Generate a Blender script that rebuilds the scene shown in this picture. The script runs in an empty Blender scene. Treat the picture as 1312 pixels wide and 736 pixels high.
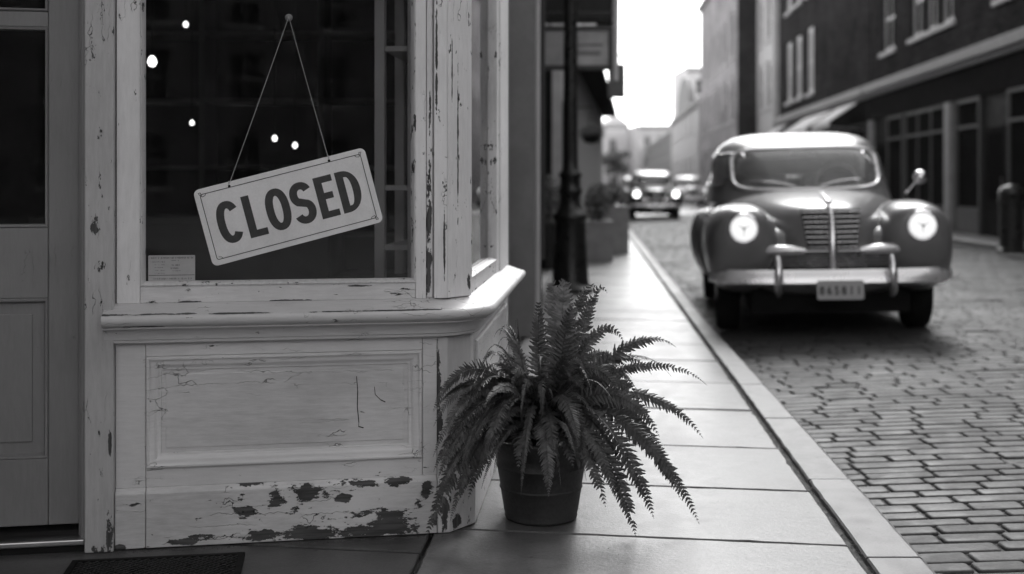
import bpy, bmesh, math, random
from mathutils import Vector, Matrix
R = math.radians
rnd = random.Random(11)
sc = bpy.context.scene
COL = sc.collection

# ------------------------------------------------------------------ camera
CAMH = 1.12
F = 1500.0
def ray(px): return (px - 656.0) / F
def at(px, py, Y): return Vector((ray(px) * Y, Y, CAMH - (py - 238.0) / F * Y))

# ------------------------------------------------------------------ node helpers
def newmat(name):
    m = bpy.data.materials.new(name); m.use_nodes = True
    nt = m.node_tree
    b = nt.nodes['Principled BSDF']
    return m, nt, b
def N(nt, t, **kw):
    n = nt.nodes.new(t)
    for k, v in kw.items():
        if k.startswith('i_'): n.inputs[k[2:].replace('_', ' ')].default_value = v
        else: setattr(n, k, v)
    return n
def math_(nt, op, a, b=None, c=None, clamp=False):
    n = nt.nodes.new('ShaderNodeMath'); n.operation = op; n.use_clamp = clamp
    for i, v in enumerate((a, b, c)):
        if v is None: continue
        if hasattr(v, 'links') or hasattr(v, 'is_linked'): nt.links.new(v, n.inputs[i])
        else: n.inputs[i].default_value = v
    return n.outputs[0]
def smooth(nt, v, lo, hi, a=0.0, b=1.0):
    n = nt.nodes.new('ShaderNodeMapRange'); n.interpolation_type = 'SMOOTHSTEP'
    nt.links.new(v, n.inputs[0])
    n.inputs[1].default_value = lo; n.inputs[2].default_value = hi
    n.inputs[3].default_value = a; n.inputs[4].default_value = b
    return n.outputs[0]
def coords(nt, scale=(1, 1, 1), loc=(0, 0, 0), kind='Object'):
    t = nt.nodes.new('ShaderNodeTexCoord'); m = nt.nodes.new('ShaderNodeMapping')
    m.inputs['Scale'].default_value = scale; m.inputs['Location'].default_value = loc
    nt.links.new(t.outputs[kind], m.inputs['Vector'])
    return m.outputs[0]
def noise(nt, vec, scale, detail=3.0, rough=0.55):
    n = nt.nodes.new('ShaderNodeTexNoise')
    n.inputs['Scale'].default_value = scale; n.inputs['Detail'].default_value = detail
    n.inputs['Roughness'].default_value = rough
    nt.links.new(vec, n.inputs['Vector'])
    return n.outputs[0]
def mixf(nt, f, a, b):
    n = nt.nodes.new('ShaderNodeMix'); n.data_type = 'FLOAT'
    for i, v in ((0, f), (2, a), (3, b)):
        if hasattr(v, 'is_linked'): nt.links.new(v, n.inputs[i])
        else: n.inputs[i].default_value = v
    return n.outputs[0]
def gray(nt, v, tint=(1.0, 0.985, 1.0)):
    n = nt.nodes.new('ShaderNodeCombineColor')
    nt.links.new(v, n.inputs[0]); nt.links.new(math_(nt, 'MULTIPLY', v, tint[1]), n.inputs[1]); nt.links.new(v, n.inputs[2])
    return n.outputs[0]
def bump(nt, b, h, strength=0.3, dist=0.01):
    n = nt.nodes.new('ShaderNodeBump'); n.inputs['Strength'].default_value = strength; n.inputs['Distance'].default_value = dist
    nt.links.new(h, n.inputs['Height']); nt.links.new(n.outputs[0], b.inputs['Normal'])
    return n
def G(v): return (v, v * 0.985, v, 1.0)

# simple mottled material
def plain(name, v, rough=0.6, var=0.25, scale=6.0, bumps=0.1, metal=0.0, coat=0.0, fine=60.0, spec=0.5, stretch=(1, 1, 1)):
    m, nt, b = newmat(name)
    c = coords(nt, stretch)
    n1 = noise(nt, c, scale, 5); n2 = noise(nt, c, fine, 4)
    s = math_(nt, 'ADD', math_(nt, 'MULTIPLY', n1, 0.7), math_(nt, 'MULTIPLY', n2, 0.3))
    val = math_(nt, 'MULTIPLY', smooth(nt, s, 0.3, 0.7, 1 - var, 1 + var), v)
    nt.links.new(gray(nt, val), b.inputs['Base Color'])
    nt.links.new(smooth(nt, n1, 0.3, 0.7, max(0.03, rough * 0.8), min(1, rough * 1.2)), b.inputs['Roughness'])
    b.inputs['Metallic'].default_value = metal
    b.inputs['Coat Weight'].default_value = coat
    b.inputs['Specular IOR Level'].default_value = spec
    if bumps: bump(nt, b, s, bumps, 0.01)
    return m
def emit(name, v, strength):
    m, nt, b = newmat(name)
    b.inputs['Base Color'].default_value = G(v)
    b.inputs['Roughness'].default_value = .4
    b.inputs['Emission Color'].default_value = (1, 1, 1, 1)
    b.inputs['Emission Strength'].default_value = strength
    return m
def glassmat(name, tint=1.0, rough=0.0, refl=1.0, dust_sheen=0.02, dmin=0.0):
    m, nt, b = newmat(name)
    nt.nodes.remove(b)
    out = nt.nodes['Material Output']
    tr = N(nt, 'ShaderNodeBsdfTransparent'); tr.inputs[0].default_value = (tint, tint, tint, 1)
    gl = N(nt, 'ShaderNodeBsdfGlossy'); gl.inputs['Roughness'].default_value = rough; gl.inputs[0].default_value = (refl, refl, refl, 1)
    fr = N(nt, 'ShaderNodeFresnel'); fr.inputs[0].default_value = 1.5
    mx = N(nt, 'ShaderNodeMixShader')
    nt.links.new(fr.outputs[0], mx.inputs[0]); nt.links.new(tr.outputs[0], mx.inputs[1]); nt.links.new(gl.outputs[0], mx.inputs[2])
    df = N(nt, 'ShaderNodeBsdfDiffuse'); df.inputs[0].default_value = (0.6, 0.6, 0.6, 1)
    c = coords(nt); d = smooth(nt, noise(nt, c, 3.0, 6, 0.7), 0.35, 0.8, dmin, dust_sheen)
    m2 = N(nt, 'ShaderNodeMixShader'); nt.links.new(d, m2.inputs[0]); nt.links.new(mx.outputs[0], m2.inputs[1]); nt.links.new(df.outputs[0], m2.inputs[2])
    nt.links.new(m2.outputs[0], out.inputs[0])
    return m

# old flaking paint over dark wood.  patches: (x, z, rx, rz) of missing paint, in the board's own coordinates
def flaky(name, v, patches=(), chips=0.70, grain='x', cracks=1.0, rough=0.42, dirt=0.25, zbase=None):
    m, nt, b = newmat(name)
    st = (0.22, 1, 1.6) if grain == 'x' else (1.6, 1, 0.22)
    c = coords(nt); cg = coords(nt, st)
    big = noise(nt, c, 2.2, 4); mid = noise(nt, c, 14, 6, 0.65); fine = noise(nt, cg, 60, 6, 0.7)
    grn = noise(nt, coords(nt, (0.06, 1, 1) if grain == 'x' else (1, 1, 0.06)), 110, 5, 0.6)
    paintv = math_(nt, 'MULTIPLY', smooth(nt, math_(nt, 'ADD', math_(nt, 'MULTIPLY', big, 0.6), math_(nt, 'MULTIPLY', fine, 0.4)), 0.3, 0.7, 1 - dirt * 0.6, 1.08), v)
    # missing paint
    rg1 = noise(nt, coords(nt, (0.55, 1, 1.2) if grain == 'x' else (1.2, 1, 0.55)), 26, 9, 0.7)
    rg2 = noise(nt, coords(nt, (0.35, 1, 1.3) if grain == 'x' else (1.3, 1, 0.35), (3, 1, 2)), 90, 4, 0.7)
    ragged = math_(nt, 'ADD', math_(nt, 'ADD', math_(nt, 'MULTIPLY', rg1, 10.5), math_(nt, 'MULTIPLY', rg2, 1.6)), -6.35)
    mask = None
    if patches:
        sep = N(nt, 'ShaderNodeSeparateXYZ'); t = N(nt, 'ShaderNodeTexCoord'); nt.links.new(t.outputs['Object'], sep.inputs[0])
        for (x, z, rx, rz) in patches:
            dx = math_(nt, 'DIVIDE', math_(nt, 'SUBTRACT', sep.outputs[0], x), rx)
            dz = math_(nt, 'DIVIDE', math_(nt, 'SUBTRACT', sep.outputs[2], z), rz)
            d = math_(nt, 'SQRT', math_(nt, 'ADD', math_(nt, 'MULTIPLY', dx, dx), math_(nt, 'MULTIPLY', dz, dz)))
            w = math_(nt, 'SUBTRACT', 1.0, d)
            mask = w if mask is None else math_(nt, 'MAXIMUM', mask, w)
        mask = math_(nt, 'MAXIMUM', mask, -1.2)
        pm = smooth(nt, math_(nt, 'ADD', math_(nt, 'MULTIPLY', math_(nt, 'MINIMUM', mask, 0.5), 2.7), ragged), 0.0, 0.06)
    else:
        pm = None
    chipn = noise(nt, coords(nt, (0.45, 1, 1.2) if grain == 'x' else (1.2, 1, 0.45)), 34, 6, 0.7)
    cm = smooth(nt, math_(nt, 'ADD', chipn, math_(nt, 'MULTIPLY', big, 0.25)), chips + 0.125, chips + 0.14)
    pm = cm if pm is None else math_(nt, 'MAXIMUM', pm, cm)
    # hairline cracks along the grain
    vor = N(nt, 'ShaderNodeTexVoronoi', feature='DISTANCE_TO_EDGE'); vor.inputs['Scale'].default_value = 9
    wob = N(nt, 'ShaderNodeVectorMath', operation='ADD')
    nn = N(nt, 'ShaderNodeTexNoise'); nn.inputs['Scale'].default_value = 30; nt.links.new(c, nn.inputs['Vector'])
    sc_ = N(nt, 'ShaderNodeVectorMath', operation='SCALE'); sc_.inputs[3].default_value = 0.06; nt.links.new(nn.outputs[1], sc_.inputs[0])
    nt.links.new(coords(nt, (0.22, 1, 2.8) if grain == 'x' else (2.8, 1, 0.22), (0.3, 0, 0.7)), wob.inputs[0]); nt.links.new(sc_.outputs[0], wob.inputs[1])
    nt.links.new(wob.outputs[0], vor.inputs['Vector'])
    cr = math_(nt, 'MULTIPLY', smooth(nt, vor.outputs[0], 0.0, 0.014, 1, 0), smooth(nt, noise(nt, c, 5, 3), 0.53, 0.62))
    cr = math_(nt, 'MULTIPLY', cr, 0.75 * cracks)
    wood = math_(nt, 'MULTIPLY', smooth(nt, grn, 0.3, 0.7, 0.55, 1.4), 0.07)
    val = mixf(nt, pm, paintv, wood)
    val = mixf(nt, cr, val, 0.03)
    nt.links.new(gray(nt, val), b.inputs['Base Color'])
    nt.links.new(mixf(nt, pm, rough, 0.8), b.inputs['Roughness'])
    h = math_(nt, 'SUBTRACT', math_(nt, 'ADD', math_(nt, 'MULTIPLY', fine, 0.22), math_(nt, 'ADD', math_(nt, 'MULTIPLY', grn, 0.08), math_(nt, 'MULTIPLY', mid, 0.12))), math_(nt, 'ADD', math_(nt, 'MULTIPLY', pm, 0.7), math_(nt, 'MULTIPLY', cr, 0.6)))
    bump(nt, b, h, 0.7, 0.006)
    return m

def brickmat(name, v, mortar=0.1, sx=0.215, sz=0.075, var=0.35, rough=0.8):
    m, nt, b = newmat(name)
    t = N(nt, 'ShaderNodeTexCoord'); s = N(nt, 'ShaderNodeSeparateXYZ'); nt.links.new(t.outputs['Object'], s.inputs[0])
    cx = math_(nt, 'ADD', s.outputs[0], s.outputs[1])
    cb = N(nt, 'ShaderNodeCombineXYZ'); nt.links.new(cx, cb.inputs[0]); nt.links.new(s.outputs[2], cb.inputs[1])
    br = N(nt, 'ShaderNodeTexBrick'); nt.links.new(cb.outputs[0], br.inputs['Vector'])
    br.inputs['Scale'].default_value = 1.0; br.inputs['Brick Width'].default_value = sx; br.inputs['Row Height'].default_value = sz
    br.inputs['Mortar Size'].default_value = 0.006
    br.inputs['Color1'].default_value = G(v * (1 - var)); br.inputs['Color2'].default_value = G(v * (1 + var)); br.inputs['Mortar'].default_value = G(mortar)
    c = coords(nt); n1 = noise(nt, c, 0.7, 5, 0.6)
    mul = N(nt, 'ShaderNodeMix', data_type='RGBA', blend_type='MULTIPLY'); mul.inputs[0].default_value = 1.0
    nt.links.new(br.outputs[0], mul.inputs[6]); nt.links.new(gray(nt, smooth(nt, n1, 0.3, 0.7, 0.7, 1.25)), mul.inputs[7])
    nt.links.new(mul.outputs[2], b.inputs['Base Color']); b.inputs['Roughness'].default_value = rough; b.inputs['Specular IOR Level'].default_value = 0.0
    bump(nt, b, math_(nt, 'SUBTRACT', math_(nt, 'MULTIPLY', noise(nt, c, 40, 4), 0.4), br.outputs[1]), 0.5, 0.01)
    return m

def tonemat(name, v, rough=0.4, fine=60, bumps=0.25, var=0.3, wet=0.0, spec=0.5, big=1.1):
    m, nt, b = newmat(name)
    a = N(nt, 'ShaderNodeAttribute', attribute_name='tone', attribute_type='GEOMETRY')
    c = coords(nt)
    n0 = noise(nt, c, big, 5, 0.6); n1 = noise(nt, c, 9, 6, 0.65); n2 = noise(nt, c, fine, 5, 0.65)
    vv = math_(nt, 'MULTIPLY', smooth(nt, math_(nt, 'ADD', math_(nt, 'MULTIPLY', n1, 0.55), math_(nt, 'MULTIPLY', n2, 0.45)), 0.3, 0.7, 1 - var, 1 + var), v)
    vv = math_(nt, 'MULTIPLY', vv, smooth(nt, n0, 0.32, 0.68, 0.8, 1.15))
    st1 = smooth(nt, noise(nt, c, 3.3, 7, 0.75), 0.56, 0.66, 1.0, 0.78)
    sp1 = smooth(nt, noise(nt, c, 26, 2, 0.5), 0.70, 0.73, 1.0, 0.62)
    vv = math_(nt, 'MULTIPLY', math_(nt, 'MULTIPLY', vv, math_(nt, 'MULTIPLY', st1, sp1)), a.outputs['Fac'])
    nt.links.new(gray(nt, vv), b.inputs['Base Color'])
    nt.links.new(smooth(nt, math_(nt, 'ADD', math_(nt, 'MULTIPLY', n0, 0.5), math_(nt, 'MULTIPLY', n1, 0.5)), 0.35, 0.65, rough * 0.8, rough * 1.3), b.inputs['Roughness'])
    b.inputs['Specular IOR Level'].default_value = spec
    bump(nt, b, math_(nt, 'ADD', math_(nt, 'MULTIPLY', n1, 0.6), math_(nt, 'MULTIPLY', n2, 0.3)), bumps, 0.008)
    return m

# ------------------------------------------------------------------ mesh builder
class MB:
    def __init__(s): s.v = []; s.f = []; s.t = []; s.tone = 1.0
    def add(s, vs, fs):
        o = len(s.v); s.v += [tuple(p) for p in vs]
        for f in fs: s.f.append(tuple(i + o for i in f)); s.t.append(s.tone)
    def box(s, x0, y0, z0, x1, y1, z1, M=None):
        if x0 > x1: x0, x1 = x1, x0
        if y0 > y1: y0, y1 = y1, y0
        if z0 > z1: z0, z1 = z1, z0
        vs = [Vector(p) for p in ((x0,y0,z0),(x1,y0,z0),(x1,y1,z0),(x0,y1,z0),(x0,y0,z1),(x1,y0,z1),(x1,y1,z1),(x0,y1,z1))]
        if M: vs = [M @ p for p in vs]
        s.add(vs, [(3,2,1,0),(4,5,6,7),(0,1,5,4),(1,2,6,5),(2,3,7,6),(3,0,4,7)])
        return s
    def prism(s, poly, z0, z1):
        n = len(poly)
        vs = [(p[0], p[1], z0) for p in poly] + [(p[0], p[1], z1) for p in poly]
        fs = [tuple(range(n - 1, -1, -1)), tuple(range(n, 2 * n))] + [(i, (i + 1) % n, n + (i + 1) % n, n + i) for i in range(n)]
        s.add(vs, fs); return s
    def tube(s, pts, r, seg=8, cap=True, r2=None):
        pts = [Vector(p) for p in pts]; n = len(pts); vs = []
        up = None
        for i, p in enumerate(pts):
            t = (pts[min(i + 1, n - 1)] - pts[max(i - 1, 0)]).normalized()
            if up is None:
                up = t.orthogonal().normalized()
            up = (up - t * up.dot(t)).normalized(); sd = t.cross(up)
            rr = r if r2 is None else r + (r2 - r) * i / (n - 1)
            if isinstance(r, (list, tuple)): rr = r[i]
            for k in range(seg):
                a = 2 * math.pi * k / seg; vs.append(p + (up * math.cos(a) + sd * math.sin(a)) * rr)
        fs = [(i*seg+k, i*seg+(k+1)%seg, (i+1)*seg+(k+1)%seg, (i+1)*seg+k) for i in range(n-1) for k in range(seg)]
        if cap: fs += [tuple(range(seg-1, -1, -1)), tuple((n-1)*seg+k for k in range(seg))]
        s.add(vs, fs); return s
    def lathe(s, prof, seg=32, M=None, cap=True):
        vs = []
        for (r, z) in prof:
            for k in range(seg):
                a = 2 * math.pi * k / seg; p = Vector((r * math.cos(a), r * math.sin(a), z)); vs.append(M @ p if M else p)
        n = len(prof)
        fs = [(i*seg+k, i*seg+(k+1)%seg, (i+1)*seg+(k+1)%seg, (i+1)*seg+k) for i in range(n-1) for k in range(seg)]
        if cap: fs += [tuple(range(seg-1, -1, -1)), tuple((n-1)*seg+k for k in range(seg))]
        s.add(vs, fs); return s
    def sweep(s, path, prof, closed=False, side=1):
        # path: 2-D plan polyline; prof: closed loop of (outward offset, z); outward is to the right of travel when side=1
        n = len(path); P = [Vector(p[:2]) for p in path]; nrm = []
        def nn(a, b):
            d = (b - a).normalized(); return Vector((d.y, -d.x)) * side
        for i in range(n):
            if closed or 0 < i < n - 1:
                a = nn(P[i-1], P[i]); b = nn(P[i], P[(i+1) % n]); m = (a + b).normalized(); m /= max(0.2, m.dot(a))
            elif i == 0: m = nn(P[0], P[1])
            else: m = nn(P[-2], P[-1])
            nrm.append(m)
        k = len(prof); vs = []
        for i in range(n):
            for (o, z) in prof: q = P[i] + nrm[i] * o; vs.append((q.x, q.y, z))
        segs = n if closed else n - 1
        fs = [(i*k+j, i*k+(j+1)%k, ((i+1)%n)*k+(j+1)%k, ((i+1)%n)*k+j) for i in range(segs) for j in range(k)]
        if not closed: fs += [tuple(range(k-1, -1, -1)), tuple((n-1)*k+j for j in range(k))]
        s.add(vs, fs); return s
    def ringframe(s, x0, z0, x1, z1, prof):
        # mitred picture-frame in the xz plane; prof: (inset, y) open chain from outside to inside
        k = len(prof); vs = []
        for (cx, cz, sx, sz) in ((x0,z0,1,1),(x1,z0,-1,1),(x1,z1,-1,-1),(x0,z1,1,-1)):
            for (o, y) in prof: vs.append((cx + sx*o, y, cz + sz*o))
        fs = [(i*k+j, ((i+1)%4)*k+j, ((i+1)%4)*k+j+1, i*k+j+1) for i in range(4) for j in range(k-1)]
        s.add(vs, fs); return s
    def build(s, name, mat, parent=None, M=None, bevel=0, smooth=False, label=None, seg=2, auto=None):
        me = bpy.data.meshes.new(name); me.from_pydata(s.v, [], s.f); me.validate()
        bm = bmesh.new(); bm.from_mesh(me); bmesh.ops.recalc_face_normals(bm, faces=bm.faces); bm.to_mesh(me); bm.free()
        if any(t != 1.0 for t in s.t) or 'tone' in (mat.get('uses') or ''):
            at_ = me.attributes.new('tone', 'FLOAT', 'FACE')
            if len(at_.data) == len(s.t): at_.data.foreach_set('value', s.t)
            else: at_.data.foreach_set('value', [1.0] * len(at_.data))
        me.materials.append(mat)
        o = bpy.data.objects.new(name, me); COL.objects.link(o)
        if smooth:
            me.shade_smooth()
            if auto: me.set_sharp_from_angle(angle=R(auto))
        put(o, parent, M)
        if bevel:
            b = o.modifiers.new('bevel', 'BEVEL'); b.width = bevel; b.segments = seg; b.limit_method = 'ANGLE'; b.angle_limit = R(35); b.harden_normals = False
        if label: o['label'] = label
        return o
W = {}
def put(o, parent=None, M=None):
    """place o: M is its world matrix (or, with no M, the parent's frame)"""
    if parent is None:
        M = M or Matrix.Identity(4); o.matrix_basis = M; W[o.name] = M
    else:
        o.parent = parent; pw = W[parent.name]
        if M is None: W[o.name] = pw.copy()
        else: o.matrix_basis = pw.inverted() @ M; W[o.name] = M
def empty(name, M=None):
    o = bpy.data.objects.new(name, None); COL.objects.link(o); o.empty_display_size = 0.2
    put(o, None, M or Matrix.Identity(4)); return o
def tag(o, label=None, cat=None, group=None, kind=None):
    if label: o['label'] = label
    if cat: o['category'] = cat
    if group: o['group'] = group
    if kind: o['kind'] = kind
    return o
def frame(P, Q, z=0.0):
    """x from P to Q, y to the left of travel, z up"""
    P = Vector((P[0], P[1])); Q = Vector((Q[0], Q[1])); d = (Q - P).normalized()
    M = Matrix(((d.x, -d.y, 0, P.x), (d.y, d.x, 0, P.y), (0, 0, 1, z), (0, 0, 0, 1)))
    return M, (Q - P).length
def T(x, y, z, rz=0): return Matrix.Translation((x, y, z)) @ Matrix.Rotation(rz, 4, 'Z')
def copy_tree(src, M=None, parent=None):
    c = src.copy(); COL.objects.link(c); c.parent = parent
    if parent is None: c.matrix_basis = M; W[c.name] = M
    for ch in [o for o in list(bpy.data.objects) if o.parent == src]: copy_tree(ch, None, c)
    return c

# ------------------------------------------------------------------ materials
M_paint   = flaky('old_cream_paint', 0.70, (), 0.68, 'x', 1.3)
M_paintv  = flaky('lit_cream_paint_upright', 0.80, (), 0.66, 'z', 1.4)  # same cream made lighter on the posts; stronger light put into the colour
M_sillp   = flaky('sill_paint', 0.70, (), 0.70, 'x', 0.8, rough=0.34)
M_field   = flaky('panel_paint', 0.68, (), 0.74, 'x', 1.2, dirt=0.5)
M_doorp   = flaky('shaded_door_paint', 0.25, (), 0.74, 'z', 0.6)  # darker than the bay; shade on the door side put into the colour
M_dark    = plain('dark_room_paint', 0.03, 0.8)
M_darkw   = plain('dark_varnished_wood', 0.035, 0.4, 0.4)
M_white   = plain('white_enamel', 0.72, 0.35, 0.06, 5, 0.03)
M_black   = plain('black_paint', 0.01, 0.7, 0.3, spec=.1)
M_blacki  = plain('black_cast_iron', 0.012, 0.32, 0.3, 12, 0.15)
M_ink     = plain('faded_black_ink', 0.035, 0.5, 0.3, 30, 0.0)
M_metal   = plain('worn_brushed_metal', 0.5, 0.35, 0.3, 20, 0.1, metal=1.0, stretch=(0.1, 1, 1))
M_chrome  = plain('chrome', 0.85, 0.2, 0.05, 5, 0.0, metal=1.0)
M_satin   = plain('satin_alloy', 0.8, 0.4, 0.05, 5, 0.0, metal=0.45)
M_bumper  = plain('polished_bumper', 0.9, 0.26, 0.06, 5, 0.0, metal=0.65)
M_rubber  = plain('black_rubber', 0.01, 0.85, 0.2, spec=.15)
M_glass   = glassmat('window_glass', 0.9, 0.0, 0.8, 0.004)
M_cglass  = glassmat('car_glass', 0.95, 0.02, 1.0, 0.34, 0.14)  # pale film on the panes; sky reflection and cabin brightness put into colour
M_far     = plain('dark_window_glass', 0.01, 0.3, 0.3, 2, 0.02, spec=0.0)
M_string  = plain('string', 0.45, 0.8)
M_pot     = plain('matt_dark_clay', 0.034, 0.6, 0.6, 5, 0.3, fine=90)
M_soil    = plain('soil', 0.02, 0.95, 0.5, 60, 0.8)
M_stone   = plain('grey_stone', 0.30, 0.75, 0.2, 5, 0.3)
M_stonel  = plain('pale_stone', 0.5, 0.75, 0.15, 3, 0.2)
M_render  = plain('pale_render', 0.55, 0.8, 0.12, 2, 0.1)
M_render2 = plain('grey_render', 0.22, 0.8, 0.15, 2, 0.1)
M_pier    = plain('grey_gloss_paint', 0.2, 0.45, 0.15, 4, 0.05)
M_frame   = plain('pale_window_paint', 0.55, 0.5, 0.1, 4, 0.05)
M_shopg   = plain('shopfront_grey_paint', 0.08, 0.6, 0.15, 4, 0.05, spec=.2)
M_shopd   = plain('shopfront_dark_paint', 0.02, 0.6, 0.2, 4, 0.05, spec=.0)
M_brickd  = brickmat('dark_brick', 0.038, 0.04)
M_brickm  = brickmat('brown_brick', 0.13, 0.16)
M_brickl  = brickmat('light_brick', 0.26, 0.28)
M_pbrick = brickmat('pale_painted_brick', 0.42, 0.40, var=.12)
M_roofm   = plain('slate_roof', 0.06, 0.6, 0.3, 8, 0.3)
M_canvasw = plain('white_canvas', 0.6, 0.8, 0.08)
M_canvasd = plain('black_canvas', 0.02, 0.8, 0.2)
M_bark    = plain('bark', 0.06, 0.9, 0.4, 20, 0.6)
M_signd   = plain('dark_sign_paint', 0.10, 0.45, 0.2, 6, 0.05)
M_signg   = plain('grey_sign_paint', 0.38, 0.5, 0.3, 3, 0.05)

def leafmat(name, v, rough=0.45):
    m, nt, b = newmat(name)
    c = coords(nt); n = noise(nt, c, 35, 4)
    a = N(nt, 'ShaderNodeAttribute', attribute_name='tone', attribute_type='GEOMETRY')
    vv = math_(nt, 'MULTIPLY', math_(nt, 'MULTIPLY', smooth(nt, n, 0.3, 0.7, 0.65, 1.4), v), a.outputs['Fac'])
    nt.links.new(gray(nt, vv), b.inputs['Base Color']); b.inputs['Roughness'].default_value = rough
    tl = N(nt, 'ShaderNodeBsdfTranslucent'); nt.links.new(gray(nt, math_(nt, 'MULTIPLY', vv, 1.3)), tl.inputs[0])
    mx = N(nt, 'ShaderNodeMixShader'); mx.inputs[0].default_value = 0.25
    out = nt.nodes['Material Output']; nt.links.new(b.outputs[0], mx.inputs[1]); nt.links.new(tl.outputs[0], mx.inputs[2]); nt.links.new(mx.outputs[0], out.inputs[0])
    m['uses'] = 'tone'
    return m
M_fern = leafmat('fern_leaf', 0.065)
M_leaf = leafmat('shrub_leaf', 0.07)

M_end = plain('haze_paled_render', 0.8, 0.8, 0.06, 2, 0.05)  # far walls and panes made pale; distance haze put into the colour
M_end2 = plain('haze_paled_render_mottled', 0.62, 0.8, 0.2, 1.2, 0.05)
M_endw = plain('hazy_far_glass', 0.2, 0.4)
# ------------------------------------------------------------------ street geometry
SL = 0.069                                   # the street runs away along (SL, 1)
def kin(Y): return 1.064 + SL * (Y - 3.66)   # inner edge of the near kerb
def kw(Y): return 0.196 - 0.009 * (min(max(Y, 3.4), 9.5) - 3.4)
def kout(Y): return kin(Y) + kw(Y)
def krt(Y):                                  # road edge of the far kerb
    a = 7.75 if Y < 40 else (7.75 - 1.35 * min(1, (Y - 40) / 18.0))
    return a + SL * Y
def roadz(X, Y):
    l = kout(Y); r = krt(Y); t = min(max((X - l) / (r - l), 0), 1)
    return -0.115 + 0.10 * (1 - (2 * t - 1) ** 2) if 0 < t < 1 else -0.115

M_slab = tonemat('worn_flagstone', 0.12, 0.36, 90, 0.4, 0.3, spec=.4); M_slab['uses'] = 'tone'
M_kerb = tonemat('granite_kerb', 0.115, 0.48, 130, 0.3, 0.28); M_kerb['uses'] = 'tone'
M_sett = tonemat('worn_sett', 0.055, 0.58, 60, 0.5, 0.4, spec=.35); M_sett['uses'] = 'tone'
M_grout = plain('dirt_joint', 0.035, 0.9, 0.4, 30, 0.6)
M_ground = plain('ground_dirt', 0.12, 0.9, 0.3, 1, 0.2)
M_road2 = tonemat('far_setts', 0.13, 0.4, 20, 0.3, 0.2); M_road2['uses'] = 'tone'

# wide ground sheet
g = MB(); g.add([(-400,-400,-0.30),(400,-400,-0.30),(400,600,-0.30),(-400,600,-0.30)], [(0,1,2,3)])
tag(g.build('ground', M_ground), kind='structure')

# joints under the pavement, pavement flags
g = MB(); g.prism([(-14,-40),(kin(-40)+.02,-40),(kin(230)+.02,230),(-14,230)], -0.25, -0.022)
tag(g.build('pavement_bed', M_grout), kind='structure')
g = MB()
def slab(mb, xa, xb, ya, yb, gap=0.008, tone=1.0, z=0.0):
    """a flag between two lines x=xa+SL*Y and xb+SL*Y and across-joints tilted a touch"""
    j = lambda: rnd.uniform(-0.003, 0.003)
    def P(x0, y0):
        yy = y0 - (x0 - 1.0) * 0.14; return (x0 + SL * yy, yy)
    a = P(xa, ya); b = P(xb, ya); c = P(xb, yb); d = P(xa, yb)
    zz = z + rnd.uniform(-0.002, 0.002)
    tl = [rnd.uniform(-0.0015, 0.0015) for _ in range(4)]
    mb.tone = rnd.uniform(0.88, 1.08) * tone
    b0 = 0.005
    vs = []
    pts = [(a[0]+gap+j(), a[1]+gap+j()), (b[0]-gap+j(), b[1]+gap+j()), (c[0]-gap+j(), c[1]-gap+j()), (d[0]+gap+j(), d[1]-gap+j())]
    # ragged outline
    out = []
    for i in range(4):
        p, q = Vector(pts[i]), Vector(pts[(i+1) % 4]); L = (q - p).length; n = max(2, int(L / 0.05)) if ya < 12 else 1
        nrm = Vector((q.y - p.y, p.x - q.x)) / L
        for k in range(n): out.append(p.lerp(q, k / n) + nrm * (rnd.uniform(-0.0022, 0.0015) - (0.008 if rnd.random() < 0.03 else 0)))
    cen = sum(out, Vector((0, 0))) / len(out); m = len(out)
    rings = ((0.0, -0.02), (0.0, -0.004), (0.004, 0.0))
    for (ins, dz) in rings:
        for p in out:
            d_ = (cen - p); L = d_.length
            q = p + Vector((math.copysign(min(ins, abs(d_.x)), d_.x), math.copysign(min(ins, abs(d_.y)), d_.y)))
            vs.append((q.x, q.y, zz + dz))
    fs = [(r*m+i, r*m+(i+1)%m, (r+1)*m+(i+1)%m, (r+1)*m+i) for r in range(2) for i in range(m)]
    fs.append(tuple(2*m+i for i in range(m)))
    mb.add(vs, fs)
KI = 1.064 - SL * 3.66      # x-offset of the inner kerb line
ys = [-9.0]
while ys[-1] < 2.2: ys.append(ys[-1] + rnd.uniform(0.62, 0.78))
ys = [y for y in ys if y < 1.9] + [2.2, 2.95, 3.61, 4.26, 4.96, 5.80, 6.60]
while ys[-1] < 60: ys.append(ys[-1] + rnd.uniform(0.66, 0.84))
for i in range(len(ys) - 1): slab(g, -0.27 - SL*3.6, KI - 0.012, ys[i], ys[i+1])
ys2 = [-9.0, -8, -7, -6.1, -5.2, -4.3, -3.4, -2.5, -1.6, -0.7, 0.2, 1.1, 1.95, 2.8, 3.36, 3.6]
for (xa, xb, off) in ((-1.62, -0.27, 0.0), (-2.95, -1.62, 0.42), (-4.3, -2.95, 0.1)):
    yy = [y + off for y in ys2] if off else ys2
    for i in range(len(yy) - 1): slab(g, xa - SL*3.6, xb - SL*3.6, yy[i], yy[i+1], tone=.55 if xa > -1.7 else .3)  # columns near the door darkened; lobby shade put into the slab tone
yy = 3.95
while yy < 60:
    n = yy + rnd.uniform(0.7, 0.9); slab(g, -1.3 - SL*3.6, -0.27 - SL*3.6, yy, n); yy = n
tag(g.build('pavement', M_slab), kind='structure')
g = MB(); g.prism([(-14+SL*60,60),(kin(60)-.01,60),(kin(230)-.01,230),(-14+SL*230,230)], -0.02, 0.0)
tag(g.build('far_pavement', M_slab), kind='structure')

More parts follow.
